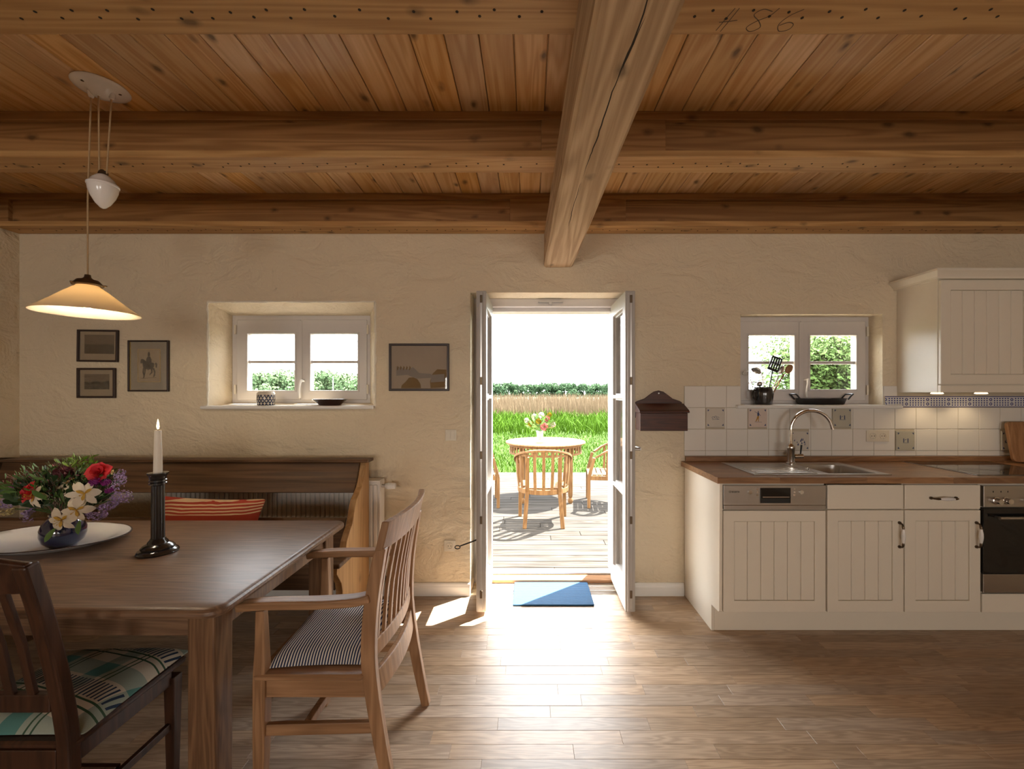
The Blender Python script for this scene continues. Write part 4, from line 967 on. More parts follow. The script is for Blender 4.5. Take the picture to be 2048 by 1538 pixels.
def pillow(w, d, h, n=16, pin=0.10, wob=0.004, seed=1, flat=1.0):
    rg = random.Random(seed); b = B(); top = []; bot = []
    for i in range(n+1):
        for j in range(n+1):
            u, v_ = 2*i/n-1, 2*j/n-1
            k = (max(0, 1-abs(u)**4)*max(0, 1-abs(v_)**4))**0.42
            sx = 1-pin*(1-abs(v_)**2)*abs(u)**3; sy = 1-pin*(1-abs(u)**2)*abs(v_)**3
            q = rg.uniform(-wob, wob)*k
            top.append((u*w/2*sx, v_*d/2*sy, h/2*k+0.002+q)); bot.append((u*w/2*sx, v_*d/2*sy, (-h/2*k-0.002)*flat))
    m_ = n+1; vs = top+bot; o = m_*m_
    fs = [(i*m_+j, (i+1)*m_+j, (i+1)*m_+j+1, i*m_+j+1) for i in range(n) for j in range(n)]
    fs += [(o+i*m_+j+1, o+(i+1)*m_+j+1, o+(i+1)*m_+j, o+i*m_+j) for i in range(n) for j in range(n)]
    for k in range(n):
        fs += [(k, k+1, o+k+1, o+k), (n*m_+k+1, n*m_+k, o+n*m_+k, o+n*m_+k+1), ((k+1)*m_, k*m_, o+k*m_, o+(k+1)*m_), (k*m_+n, (k+1)*m_+n, o+(k+1)*m_+n, o+k*m_+n)]
    return b.add(vs, fs)
def place(b, loc, rot):
    R = Euler(rot).to_matrix(); L = Vector(loc); b.v = [tuple(R@Vector(v_)+L) for v_ in b.v]; return b
place(pillow(0.375, 0.455, 0.11, 18, 0.05, 0.003, 3, 0.0), (-0.765, 1.76, 0.4695), (0, 0.0, 0.06)).obj('seat_cushion', M['ticking'], sub=1, label='thin navy and white striped seat pad on the oak armchair', cat='cushion')

# ------------------------------------------------------------------ dark chair in the foreground (faces the table)
r = empty('dining_chair', (-1.53, 1.42, 0), 'dark mahogany dining chair seen from behind at the left edge', 'chair')
def rear(xp, top=1.0):
    pts = catmull([(xp, 1.205, 0), (xp, 1.228, 0.2), (xp, 1.236, 0.42), (xp, 1.212, 0.62), (xp, 1.172, 0.82), (xp, 1.128, top)], 5); n = len(pts)
    return B().sweep(pts, [0.040]*n, [0.036]*n, (1, 0, 0))
for xp in (-1.322, -1.738): rear(xp).obj('rear_leg', M['mahog'], r, bevel=0.006)
for xp in (-1.325, -1.735): B().sweep([(xp, 1.60, 0.0), (xp, 1.60, 0.40)], [0.028, 0.040], [0.028, 0.040], (1, 0, 0)).obj('front_leg', M['mahog'], r, bevel=0.003)
n = 14; vs = []
for k in range(n+1):
    t = k/n; xx = -1.752+0.444*t; a = 0.03*math.sin(PI*t); bo = -0.022*math.sin(PI*t)
    yt_, yb_ = 1.126, 1.150
    for (z_, y_) in ((0.918, yb_-0.011), (0.918, yb_+0.011), (1.0+a, yt_+0.013), (1.006+a, yt_), (1.0+a, yt_-0.011)): vs.append((xx, y_+bo, z_))
B().add(vs, [(i*5+k, i*5+(k+1) % 5, i*5+5+(k+1) % 5, i*5+5+k) for i in range(n) for k in range(5)]+[(0, 1, 2, 3, 4), tuple(range(n*5+4, n*5-1, -1))]).obj('crest_rail', M['mahog'], r, bevel=0.004)
B().box(-1.722, -1.338, 1.200, 1.222, 0.555, 0.605).obj('lower_back_rail', M['mahog'], r, bevel=0.003)
for xx, w in ((-1.392, 0.022), (-1.453, 0.026), (-1.53, 0.062), (-1.607, 0.026), (-1.668, 0.022)):
    B().sweep([(xx, 1.208, 0.60), (xx, 1.180, 0.76), (xx, 1.138, 0.925)], w, 0.012, (1, 0, 0)).obj('back_slat', M['mahog'], r, bevel=0.002)
for xa in (-1.340, -1.743): B().box(xa, xa+0.024, 1.245, 1.585, 0.372, 0.432).obj('side_rail', M['mahog'], r, bevel=0.003)
B().box(-1.72, -1.345, 1.585, 1.612, 0.372, 0.432).obj('front_rail', M['mahog'], r, bevel=0.003)
B().box(-1.72, -1.345, 1.222, 1.246, 0.372, 0.432).obj('back_rail', M['mahog'], r, bevel=0.003)
rloft([(0.004, 0.432), (0.0, 0.438), (0.0, 0.446), (0.006, 0.452)], -1.762, -1.298, 1.225, 1.640, 0.02).obj('seat', M['mahog'], r, smooth=True, ang=30)
for xa in (-1.335, -1.742): B().box(xa, xa+0.017, 1.235, 1.595, 0.205, 0.232).obj('side_stretcher', M['mahog'], r, bevel=0.003)
B().box(-1.725, -1.345, 1.400, 1.418, 0.208, 0.230).obj('cross_stretcher', M['mahog'], r, bevel=0.003)
place(pillow(0.455, 0.415, 0.085, 18, 0.03, 0.003, 9, 0.0), (-1.525, 1.448, 0.4545), (0, 0, 0.03)).obj('seat_cushion', M['plaid'], sub=1, label='green and cream plaid seat cushion on the dark dining chair', cat='cushion')

# ------------------------------------------------------------------ corner bench
r = empty('corner_bench', (-2.3, 2.7, 0), 'dark wooden corner bench with curved pine end panel along the back wall', 'bench')
prof = [(2.925, 0.0), (2.925, 0.985), (2.875, 0.985), (2.860, 0.945), (2.835, 0.89), (2.800, 0.835), (2.755, 0.800), (2.715, 0.775), (2.690, 0.735), (2.668, 0.68), (2.650, 0.640), (2.610, 0.605), (2.570, 0.56), (2.545, 0.49), (2.54, 0.452), (2.44, 0.452), (2.436, 0.42), (2.462, 0.385), (2.495, 0.345), (2.51, 0.29), (2.50, 0.22), (2.47, 0.15), (2.45, 0.08), (2.45, 0.0)]
B().prism(prof, 'x', -1.128, -1.088).obj('end_panel', M['benchside'], r, bevel=0.003)
tb = [(2.885, 0.985), (2.858, 0.985), (2.842, 0.93), (2.815, 0.875), (2.785, 0.832), (2.770, 0.806), (2.792, 0.798), (2.815, 0.828), (2.845, 0.865), (2.868, 0.92)]
B().prism(tb, 'x', -3.50, -1.129).obj('back_board', M['bench'], r, bevel=0.003)
B().prism([(2.84, 0.986), (2.832, 0.992), (2.832, 1.0), (2.84, 1.006), (2.94, 1.006), (2.94, 0.986)], 'x', -3.56, -1.062).obj('cap_rail', M['bench'], r, bevel=0.003)
B().prism([(2.668, 0.676), (2.652, 0.676), (2.600, 0.575), (2.575, 0.478), (2.592, 0.474), (2.618, 0.575)], 'x', -3.50, -1.129).obj('lower_back_board', M['bench'], r, bevel=0.003)
B().box(-3.52, -1.068, 2.425, 2.62, 0.4525, 0.478).obj('seat_board', M['bench'], r, bevel=0.008, seg=3)
B().box(-3.50, -1.129, 2.50, 2.52, 0.30, 0.452).obj('seat_apron', M['bench'], r)
B().prism([(2.48, 0.0), (2.90, 0.0), (2.90, 0.67), (2.66, 0.67), (2.58, 0.452), (2.48, 0.452)], 'x', -2.95, -2.91).obj('bench_support', M['bench'], r)
# return along the left wall
B().prism([(-3.52, 0.985), (-3.545, 0.985), (-3.60, 0.80), (-3.58, 0.80), (-3.52, 0.93)], 'y', 1.3, 2.88).obj('back_board', M['bench'], r)
B().box(-3.62, -3.50, 1.28, 2.94, 0.986, 1.006).obj('cap_rail', M['bench'], r, bevel=0.004)
B().box(-3.55, -3.12, 1.3, 2.42, 0.4525, 0.478).obj('seat_board', M['bench'], r, bevel=0.008)
B().box(-3.14, -3.12, 1.32, 2.40, 0.0, 0.452).obj('seat_apron', M['bench'], r)
B().box(-3.64, -3.52, 1.30, 1.34, 0.0, 0.985).obj('end_panel', M['benchside'], r)
b = pillow(0.64, 0.37, 0.15, 16, 0.07, 0.004, 5)
place(b, (-1.89, 2.497, 0.655), (math.radians(68), 0.03, 0)).obj('throw_pillow', M['redpillow'], sub=1, label='red pillow with cream stripes leaning on the bench back', cat='pillow')
# radiator behind the bench
r = empty('radiator', (-1.77, 3.0, 0.13), 'cream ribbed panel radiator on the wall behind the bench', 'radiator')
RX0, RX1 = -2.50, -1.030
B().box(RX0, RX1, 2.965, 3.045, 0.14, 0.835).obj('panel_core', M['radiator'], r, bevel=0.006)
n = 44; w = (RX1-RX0-0.02)/n
for k in range(n): piece('rib', RX0+0.01+k*w+0.004, RX0+0.01+(k+1)*w-0.004, 2.951, 2.966, 0.16, 0.815, M['radiator'], r, 0.004)
B().box(RX0-0.004, RX1+0.004, 2.948, 3.05, 0.835, 0.845).obj('top_grille', M['radiator'], r, bevel=0.002)
B().box(RX1, RX1+0.006, 2.952, 3.048, 0.135, 0.84).obj('side_cover', M['radiator'], r, bevel=0.002)
B().tube([(RX1+0.006, 2.995, 0.80), (RX1+0.035, 2.995, 0.80)], 0.012, 12).obj('valve', M['steel'], r, smooth=True)
B().tube([(RX1+0.032, 2.995, 0.80), (RX1+0.045, 2.995, 0.80), (RX1+0.048, 2.995, 0.80), (RX1+0.095, 2.995, 0.80), (RX1+0.10, 2.995, 0.80)], [0.018, 0.021, 0.0235, 0.022, 0.018], 16).obj('thermostat_head', M['white'], r, smooth=True)
B().tube(catmull([(RX1+0.004, 3.0, 0.165), (RX1+0.03, 3.0, 0.16), (RX1+0.036, 3.0, 0.12), (RX1+0.036, 3.0, 0.0)], 5), 0.009, 10).obj('pipe', M['bronze'], r, smooth=True)

# ------------------------------------------------------------------ pictures
def picture(x0, x1, z0, z1, name, label, fw, tilt=0.0):
    r = empty(name, ((x0+x1)/2, YB, z0), label, 'picture')
    ring(x0, x1, z0, z1, fw, YB-0.020, YB-0.002).obj('frame', M['darkframe'], r, bevel=0.003)
    r.rotation_euler = (0, 0, 0)
    return r
def mount(r, x0, x1, z0, z1, mat, y=YB-0.008): return B().box(x0, x1, y, y+0.005, z0, z1).obj('mount', mat, r)
def print_mat(name, fn):
    m = N(name); v = m.obj(); m.set(fn(m, v), 0.9, 0, 0.1); return m.m
def landscape(m, v, sky, land, thresh, scale):
    o = m.sep(v); n = m.noise(m.mapping(v, (scale, 1, scale*0.6)), 1.0, 5, 0.6); h = m.math('SUBTRACT', o[2], thresh)
    f = m.math('LESS_THAN', m.math('ADD', m.math('MULTIPLY', h, 14), m.math('MULTIPLY', n, 0.9)), 0.45)
    c = m.mix(f, sky, land); return m.mix(m.math('MULTIPLY', m.noise(v, 90, 4), 0.55), c, tuple(k*0.35 for k in land))
def glassp(r, x0, x1, z0, z1): B().box(x0, x1, YB-0.0125, YB-0.0110, z0, z1).obj('glass', M['picglass'], r)
x0, x1, z0, z1 = Xw(158), Xw(239), Zw(724), Zw(660)
r = picture(x0, x1, z0, z1, 'framed_print', 'small dark framed landscape engraving, upper of the two under the lamp', 0.013); r.rotation_euler = (0, -0.0, 0)
mount(r, x0+0.01, x1-0.01, z0+0.01, z1-0.01, M['paper'])
M['print1'] = print_mat('engraving_one', lambda m, v: landscape(m, v, (0.21, 0.165, 0.115), (0.04, 0.03, 0.022), 0.125, 26))
B().box(x0+0.047, x1-0.032, YB-0.0095, YB-0.0079, z0+0.058, z1-0.036).obj('engraving', M['print1'], r); glassp(r, x0+0.01, x1-0.01, z0+0.01, z1-0.01)
r.rotation_euler = (0, 0.012, 0)
x0, x1, z0, z1 = Xw(158), Xw(234), Zw(796), Zw(736)
r = picture(x0, x1, z0, z1, 'framed_print', 'small dark framed river engraving, lower of the two under the lamp', 0.0145)
mount(r, x0+0.01, x1-0.01, z0+0.01, z1-0.01, M['paper'])
M['print2'] = print_mat('engraving_two', lambda m, v: landscape(m, v, (0.24, 0.19, 0.135), (0.025, 0.03, 0.028), 0.115, 20))
B().box(x0+0.048, x1-0.047, YB-0.0095, YB-0.0079, z0+0.062, z1-0.044).obj('engraving', M['print2'], r); glassp(r, x0+0.01, x1-0.01, z0+0.01, z1-0.01)
x0, x1, z0, z1 = Xw(259.5), Xw(340.5), Zw(783), Zw(681)
r = picture(x0, x1, z0, z1, 'framed_rider_print', 'black framed print of a mounted horseman with gold inner border', 0.011)
mount(r, x0+0.008, x1-0.008, z0+0.008, z1-0.008, M['matgrey'])
B().box(x0+0.0115, x0+0.0155, YB-0.012, YB-0.006, z0+0.011, z1-0.011).obj('gold_slip', M['gold'], r)
ax0, ax1, az0, az1 = x0+0.068, x1-0.066, z0+0.070, z1-0.065
B().box(ax0, ax1, YB-0.0092, YB-0.0078, az0, az1).obj('print_sheet', M['paper'], r)
ring(ax0-0.003, ax1+0.003, az0-0.003, az1+0.003, 0.004, YB-0.0098, YB-0.0078).obj('gold_line', M['gold'], r)
w, h = ax1-ax0, az1-az0
def fig(poly, nm, mat='lettering'):
    B().prism([(ax0+p[0]*w, az0+p[1]*h) for p in poly], 'y', YB-0.0099, YB-0.0091).obj(nm, M[mat], r)
fig([(0.10, 0.62), (0.12, 0.56), (0.20, 0.58), (0.22, 0.46), (0.30, 0.40), (0.52, 0.38), (0.68, 0.40), (0.74, 0.50), (0.72, 0.58), (0.60, 0.60), (0.45, 0.58), (0.34, 0.64), (0.24, 0.70), (0.14, 0.70)], 'horse_figure')
for q in ([(0.22, 0.44), (0.28, 0.42), (0.26, 0.30), (0.30, 0.20), (0.26, 0.16), (0.20, 0.28)], [(0.30, 0.42), (0.36, 0.40), (0.33, 0.26), (0.28, 0.12), (0.22, 0.11), (0.28, 0.24)],
          [(0.58, 0.40), (0.66, 0.40), (0.66, 0.28), (0.54, 0.20), (0.52, 0.23), (0.60, 0.30)], [(0.66, 0.42), (0.74, 0.42), (0.80, 0.30), (0.76, 0.16), (0.68, 0.14), (0.74, 0.28)]): fig(q, 'horse_limb_figure')
fig([(0.74, 0.54), (0.82, 0.60), (0.88, 0.54), (0.84, 0.42), (0.80, 0.46), (0.80, 0.53)], 'horse_tail_figure')
fig([(0.38, 0.58), (0.60, 0.58), (0.62, 0.68), (0.55, 0.78), (0.44, 0.78), (0.37, 0.70)], 'rider_figure'); fig([(0.45, 0.79), (0.54, 0.79), (0.55, 0.86), (0.50, 0.94), (0.44, 0.87)], 'rider_hat_figure')
fig([(0.44, 0.62), (0.50, 0.62), (0.52, 0.42), (0.46, 0.34), (0.43, 0.38), (0.46, 0.46)], 'rider_boot_figure')
fig([(0.12, 0.11), (0.84, 0.13), (0.84, 0.12), (0.12, 0.10)], 'ground_figure'); glassp(r, x0+0.008, x1-0.008, z0+0.008, z1-0.008)
x0, x1, z0, z1 = Xw(779), Xw(899), Zw(782), Zw(687.5)
r = picture(x0, x1, z0, z1, 'framed_seascape', 'brown framed pale coastal drawing between left window and door', 0.016)
M['pale'] = plain('pale_wash_paper', (0.42, 0.345, 0.27), 0.9); M['wash'] = plain('brown_wash', (0.20, 0.125, 0.05), 0.9); M['greywash'] = plain('grey_wash', (0.27, 0.245, 0.22), 0.9)
mount(r, x0+0.01, x1-0.01, z0+0.01, z1-0.01, M['pale']); w, h = x1-x0, z1-z0
def pw(poly, nm, mat, k=0):
    B().prism([(x0+p[0]*w, z0+p[1]*h) for p in poly], 'y', YB-0.0095-0.0003*k, YB-0.0079).obj(nm, M[mat], r)
pw([(0.20, 0.06), (0.53, 0.06), (0.52, 0.15), (0.47, 0.25), (0.40, 0.29), (0.33, 0.28), (0.28, 0.20), (0.21, 0.12)], 'rock_wash', 'wash', 1)
pw([(0.69, 0.06), (0.95, 0.08), (0.95, 0.45), (0.80, 0.46), (0.72, 0.36), (0.68, 0.20)], 'cliff_wash', 'wash', 1); pw([(0.69, 0.18), (0.92, 0.2), (0.92, 0.36), (0.70, 0.34)], 'cliff_shade_wash', 'greywash', 2)
pw([(0.12, 0.32), (0.30, 0.34), (0.45, 0.26), (0.70, 0.28), (0.70, 0.36), (0.50, 0.38), (0.40, 0.50), (0.30, 0.46), (0.12, 0.52)], 'shore_wash', 'greywash', 0)
for k in range(5): pw([(0.13+0.05*k, 0.44+0.02*(k % 2)), (0.145+0.05*k, 0.44), (0.16+0.05*k, 0.50), (0.14+0.05*k, 0.53)], 'tree_wash', 'wash', 1)
glassp(r, x0+0.01, x1-0.01, z0+0.01, z1-0.01)

# ------------------------------------------------------------------ counterweight pendant lamp
LXp, LYp = -1.950, 1.900
r = empty('pendant_lamp', (LXp, LYp, 1.80), 'rise-and-fall pendant lamp with cream glass shade and porcelain counterweight', 'lamp')
ccx, ccy = -1.905, 1.915
B().lathe([(0.098, 0.0), (0.100, -0.004), (0.096, -0.009), (0.080, -0.013), (0.060, -0.017), (0.045, -0.022), (0.036, -0.035), (0.026, -0.044), (0.0, -0.046)], (ccx, ccy, ZC), 36).obj('ceiling_rose', M['porcelain'], r, smooth=True)
for a in (0.4, 2.6, 4.4):
    B().lathe([(0.0, -0.001), (0.006, -0.0005), (0.006, 0.003)], (ccx+0.065*math.cos(a), ccy+0.065*math.sin(a), ZC-0.0165), 8).obj('screw', M['bronze'], r)
for (dx, dy, s_) in ((-0.045, 0.0, 1), (0.0, -0.012, 1), (0.035, 0.012, 1)):
    B().lathe([(0.014, -0.012), (0.013, -0.03), (0.009, -0.045), (0.004, -0.048)], (ccx+dx, ccy+dy, ZC), 14).obj('cord_bush', M['porcelain'], r, smooth=True)
cwx, cwz = ccx+0.008, 2.268
B().lathe([(0.0, 0), (0.010, 0.004), (0.026, 0.022), (0.042, 0.052), (0.051, 0.078), (0.053, 0.098), (0.056, 0.100), (0.056, 0.107), (0.050, 0.110), (0.040, 0.128), (0.024, 0.146), (0.012, 0.152), (0.0, 0.153)], (cwx, ccy, cwz), 32).obj('counterweight', M['porcelain'], r, smooth=True)
b = B(); pr = [(0.012, -0.007), (0.018, -0.007), (0.015, 0.0), (0.018, 0.007), (0.012, 0.007)]
b.lathe(pr, (0, 0, 0), 18); b.v = [(cwx+v_[0], ccy+v_[2], cwz+0.155+v_[1]) for v_ in b.v]; b.obj('pulley', M['bronze'], r, smooth=True)
tubeobj([(ccx-0.045, ccy, ZC-0.03), (LXp, LYp, 2.3), (LXp, LYp, 1.965)], 0.0032, 'lamp_cord', M['cord'], r)
tubeobj([(ccx, ccy-0.012, ZC-0.03), (cwx-0.014, ccy-0.003, cwz+0.155)], 0.0032, 'weight_cord', M['cord'], r)
tubeobj([(ccx+0.035, ccy+0.012, ZC-0.03), (cwx+0.016, ccy, cwz+0.155)], 0.0032, 'weight_cord', M['cord'], r)
m = N('opal_shade'); m.set((0.90, 0.80, 0.64), 0.2, 0, 0.5)
tr = m.n('ShaderNodeBsdfTranslucent'); tr.inputs[0].default_value = (0.98, 0.82, 0.58, 1); mx = m.n('ShaderNodeMixShader'); mx.inputs[0].default_value = 0.58
m.l(m.p.outputs[0], mx.inputs[1]); m.l(tr.outputs[0], mx.inputs[2]); m.l(mx.outputs[0], m.nt.nodes['Material Output'].inputs[0]); M['opal'] = m.m
Rm = 0.178
B().lathe([(0.034, 0.126), (0.040, 0.118), (0.075, 0.090), (0.125, 0.045), (Rm, 0.002), (Rm+0.001, -0.001), (Rm-0.003, 0.0), (0.122, 0.042), (0.072, 0.086), (0.036, 0.114), (0.031, 0.124)], (LXp, LYp, 1.800), 48).obj('lamp_shade', M['opal'], r, smooth=True)
B().lathe([(0.034, 0.122), (0.050, 0.120), (0.054, 0.126), (0.046, 0.134), (0.036, 0.146), (0.020, 0.150), (0.012, 0.158), (0.010, 0.170), (0.0, 0.172)], (LXp, LYp, 1.800), 28).obj('shade_holder', M['bronze'], r, smooth=True)
for k in range(3):
    a = 2*PI*k/3+0.4; tubeobj([(LXp+0.045*math.cos(a), LYp+0.045*math.sin(a), 1.925), (LXp+0.066*math.cos(a), LYp+0.066*math.sin(a), 1.925)], 0.003, 'thumb_screw', M['bronze'], r, 6)
M['bulb'] = emit('bulb_glow', (1, 0.80, 0.52), 7)
B().ball((LXp, LYp, 1.855), 0.028, 0.028, 0.036, 14, 10).obj('bulb', M['bulb'], r, smooth=True)
d = bpy.data.lights.new('pendant_bulb', 'POINT'); d.energy = 10; d.color = (1, 0.82, 0.58); d.shadow_soft_size = 0.03
o = bpy.data.objects.new('pendant_bulb', d); COL.objects.link(o); o.location = (LXp, LYp, 1.815)

# ------------------------------------------------------------------ things on the table
cx, cy = -1.605, 1.860
r = empty('candlestick', (cx, cy, TZ), 'tall black glazed fluted column candlestick on the dining table', 'candlestick')
B().lathe([(0.0, 0), (0.073, 0), (0.075, 0.004), (0.070, 0.013), (0.058, 0.018), (0.060, 0.025), (0.052, 0.034), (0.038, 0.040), (0.036, 0.048), (0.029, 0.056), (0.027, 0.062)], (cx, cy, TZ), 36).obj('foot', M['blackceramic'], r, smooth=True)
n = 40; vs = []; lv = [(0.0242, 0.060), (0.0236, 0.18), (0.0228, 0.292)]
for rad, z_ in lv:
    for k in range(n):
        rr_ = rad*(1.0 if k % 4 in (0, 1) else 0.90); vs.append((cx+rr_*math.cos(2*PI*k/n), cy+rr_*math.sin(2*PI*k/n), TZ+z_))
B().add(vs, [(i*n+k, i*n+(k+1) % n, (i+1)*n+(k+1) % n, (i+1)*n+k) for i in range(2) for k in range(n)]+[tuple(range(n)), tuple(range(3*n-1, 2*n-1, -1))]).obj('fluted_shaft', M['blackceramic'], r)
B().lathe([(0.026, 0.290), (0.0315, 0.294), (0.0315, 0.300), (0.028, 0.303), (0.0315, 0.307), (0.0315, 0.313), (0.028, 0.316), (0.031, 0.321), (0.031, 0.327), (0.033, 0.332), (0.0375, 0.338), (0.0375, 0.344), (0.018, 0.345), (0.017, 0.325), (0.0, 0.325)], (cx, cy, TZ), 32).obj('capital', M['blackceramic'], r, smooth=True)
r = empty('candle', (cx, cy, TZ+0.326), 'lit tapering white candle in the black candlestick', 'candle')
B().lathe([(0.0, 0), (0.0165, 0), (0.0155, 0.06), (0.0122, 0.195), (0.0118, 0.201), (0.006, 0.200), (0.0, 0.198)], (cx, cy, TZ+0.326), 24).obj('wax_body', M['wax'], r, smooth=True)
tubeobj([(cx, cy, TZ+0.524), (cx+0.001, cy, TZ+0.535)], 0.0012, 'wick', M['black'], r, 6)
M['flame'] = emit('flame', (1, 0.66, 0.26), 9)
B().lathe([(0.0, 0), (0.0035, 0.004), (0.0052, 0.012), (0.0042, 0.026), (0.0016, 0.040), (0.0, 0.046)], (cx, cy, TZ+0.530), 12).obj('flame', M['flame'], r, smooth=True)
# oval platter
pcx, pcy = -2.19, 1.965
r = empty('oval_platter', (pcx, pcy, TZ), 'oval white porcelain platter with dark rim line under the flower vase', 'platter')
B().lathe([(0.0, 0), (0.215, 0), (0.225, 0.002), (0.262, 0.018), (0.322, 0.030), (0.324, 0.032), (0.320, 0.034), (0.260, 0.023), (0.222, 0.008), (0.0, 0.006)], (pcx, pcy, TZ), 64, 1, 0.66).obj('dish', M['porcelain'], r, smooth=True)
B().lathe([(0.3215, 0.0325), (0.3245, 0.0315), (0.3245, 0.0335), (0.319, 0.0352), (0.317, 0.0343), (0.3215, 0.0325)], (pcx, pcy, TZ), 64, 1, 0.66).obj('rim_line', M['darkframe'], r, smooth=True)
# vase
vx, vy, vz = -2.085, 1.925, TZ+0.0075
B().lathe([(0.0, 0), (0.060, 0), (0.066, 0.003), (0.090, 0.022), (0.101, 0.050), (0.100, 0.078), (0.088, 0.104), (0.070, 0.120), (0.060, 0.126), (0.058, 0.134), (0.062, 0.140), (0.058, 0.141), (0.053, 0.132), (0.058, 0.118), (0.085, 0.09), (0.09, 0.05), (0.06, 0.012), (0.0, 0.010)], (vx, vy, vz), 44, 0.76, 0.76).obj('round_vase', M['navy'], smooth=True, label='glossy round navy vase holding the bouquet on the platter', cat='vase')
# ---- bouquet
M['stem'] = plain('stem_green', (0.055, 0.12, 0.025), 0.6)
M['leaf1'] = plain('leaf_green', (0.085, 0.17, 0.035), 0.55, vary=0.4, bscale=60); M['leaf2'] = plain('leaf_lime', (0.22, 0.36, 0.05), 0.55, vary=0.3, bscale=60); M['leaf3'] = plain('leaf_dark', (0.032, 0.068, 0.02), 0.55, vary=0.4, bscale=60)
M['lily'] = plain('cream_petal', (0.80, 0.72, 0.56), 0.6); M['stamen'] = plain('yellow_centre', (0.62, 0.38, 0.05), 0.7)
M['coral'] = plain('coral_petal', (0.72, 0.045, 0.06), 0.6, vary=0.2); M['magenta'] = plain('magenta_petal', (0.24, 0.02, 0.20), 0.6, vary=0.3, bscale=200)
M['lilac'] = plain('lilac_floret', (0.42, 0.30, 0.52), 0.7, vary=0.3, bscale=200); M['mauve'] = plain('mauve_floret', (0.30, 0.11, 0.14), 0.7, vary=0.3, bscale=200); M['twig'] = plain('brown_twig', (0.16, 0.09, 0.06), 0.8)
M['paleyel'] = plain('pale_yellow_petal', (0.62, 0.52, 0.24), 0.6)
mouth = Vector((vx, vy, vz+0.13))
def Pv(px, py, y): return Vector(((px-1058)*y/860, y, 1.45-(py-785)*y/860))
def stem_to(head, r, name='stem', rad=0.0022):
    a = Vector((vx, vy, vz+0.02)); mid = mouth+Vector(((head.x-vx)*0.15, (head.y-vy)*0.15, 0.0))
    q = mid.lerp(head, 0.5)+Vector((0, 0, 0.012))
    if head.z < mouth.z+0.02: q = mid+Vector(((head.x-vx)*0.35, (head.y-vy)*0.35, 0.035))
    return B().tube(catmull([a, mid, q, head], 5), rad, 5).obj(name, M['stem'], r, smooth=True)
def petal(b, c, out, nrm, L, W, curl, cup=0.2):
    out = out.normalized(); nrm = nrm.normalized(); sd = out.cross(nrm).normalized(); vs = []
    prof = [(0.0, 0.18), (0.25, 0.7), (0.55, 1.0), (0.8, 0.75), (1.0, 0.08)]
    for t, w in prof:
        p = c+out*(L*t)+nrm*(curl*L*(t**2)*-1+0.25*L*t)
        for s_ in (-1, 0, 1): vs.append(p+sd*(s_*w*W/2)+nrm*(cup*abs(s_)*w*W/2))
    b.add(vs, [(i*3+k, i*3+k+1, i*3+4+k, i*3+3+k) for i in range(4) for k in range(2)])
    return b
def lily(head, face, label, seed, size=0.058):
    r = empty('alstroemeria', mouth, label, 'flower', 'white flowers in the bouquet'); rg = random.Random(seed); f = Vector(face).normalized()
    u = f.cross(Vector((0, 0, 1))).normalized(); w = u.cross(f)
    for k in range(6):
        a = 2*PI*k/6+rg.uniform(-.15, .15); o = u*math.cos(a)+w*math.sin(a)
        petal(B(), head, o, f, size*rg.uniform(.85, 1.08), size*(0.62 if k % 2 else 0.46), 0.45+rg.uniform(-.1, .2)).obj('petal', M['lily'], r, smooth=True)
    b = B()
    for k in range(3):
        a = 2*PI*k/3+0.5+rg.uniform(-.2, .2); o = u*math.cos(a)+w*math.sin(a); petal(b, head+f*0.003, o, f, size*0.5, size*0.20, 0.1)
    b.obj('yellow_blotch', M['stamen'], r, smooth=True, kind='stuff')
    b = B()
    for k in range(5):
        o = (u*rg.uniform(-1, 1)+w*rg.uniform(-1, 1))*0.35+f; e_ = head+o.normalized()*size*0.62; b.tube([head, e_], 0.0008, 4); b.ball(e_, 0.002, None, None, 6, 4)
    b.obj('stamens', M['stamen'], r, kind='stuff'); stem_to(head-f*0.004, r)
for k, (px, py, y, fc, lb, sz) in enumerate([
    (169, 987, 1.80, (0.55, -0.8, 0.1), 'white lily-like flower at the upper right of the vase, facing the room', 0.058),
    (153, 1020, 1.79, (0.45, -0.85, 0.05), 'white lily-like flower just above the vase rim, right side', 0.055),
    (124, 1040, 1.775, (0.25, -0.9, -0.05), 'white lily-like flower hanging over the front of the vase', 0.058),
    (70, 992, 1.80, (-0.2, -0.9, 0.15), 'white lily-like flower in front of the left coral bloom', 0.052),
    (143, 970, 1.86, (0.3, -0.35, 0.8), 'white lily-like flower opening upward in the middle of the bouquet', 0.05)]):
    lily(Pv(px, py, y), fc, lb, 40+k, sz)
def rose(head, face, label, seed, R=0.042):
    r = empty('coral_bloom', mouth, label, 'flower', 'coral blooms in the bouquet'); rg = random.Random(seed); f = Vector(face).normalized(); u = f.cross(Vector((0, 0, 1))).normalized(); w = u.cross(f)
    for ringk, (cnt, L, tilt) in enumerate(((4, 0.42, 3.0), (5, 0.58, 1.6), (7, 0.85, 0.9), (9, 1.05, 0.35))):
        for k in range(cnt):
            a = 2*PI*k/cnt+ringk*0.4+rg.uniform(-.2, .2); o = (u*math.cos(a)+w*math.sin(a)); out = (o+f*tilt).normalized(); n_ = (f-o*tilt*0.6).normalized()
            petal(B(), head-f*0.006, out, n_, R*L*rg.uniform(.9, 1.1), R*1.0, -0.1+0.3*(ringk == 3), 0.35).obj('petal', M['coral'], r, smooth=True)
    stem_to(head-f*0.01, r)
rose(Pv(198, 946, 1.86), (0.4, -0.8, 0.45), 'bright coral red bloom at the upper right of the bouquet', 61, 0.047)
rose(Pv(66, 984, 1.815), (-0.3, -0.85, 0.3), 'coral red bloom half hidden at the left of the bouquet', 62, 0.045)
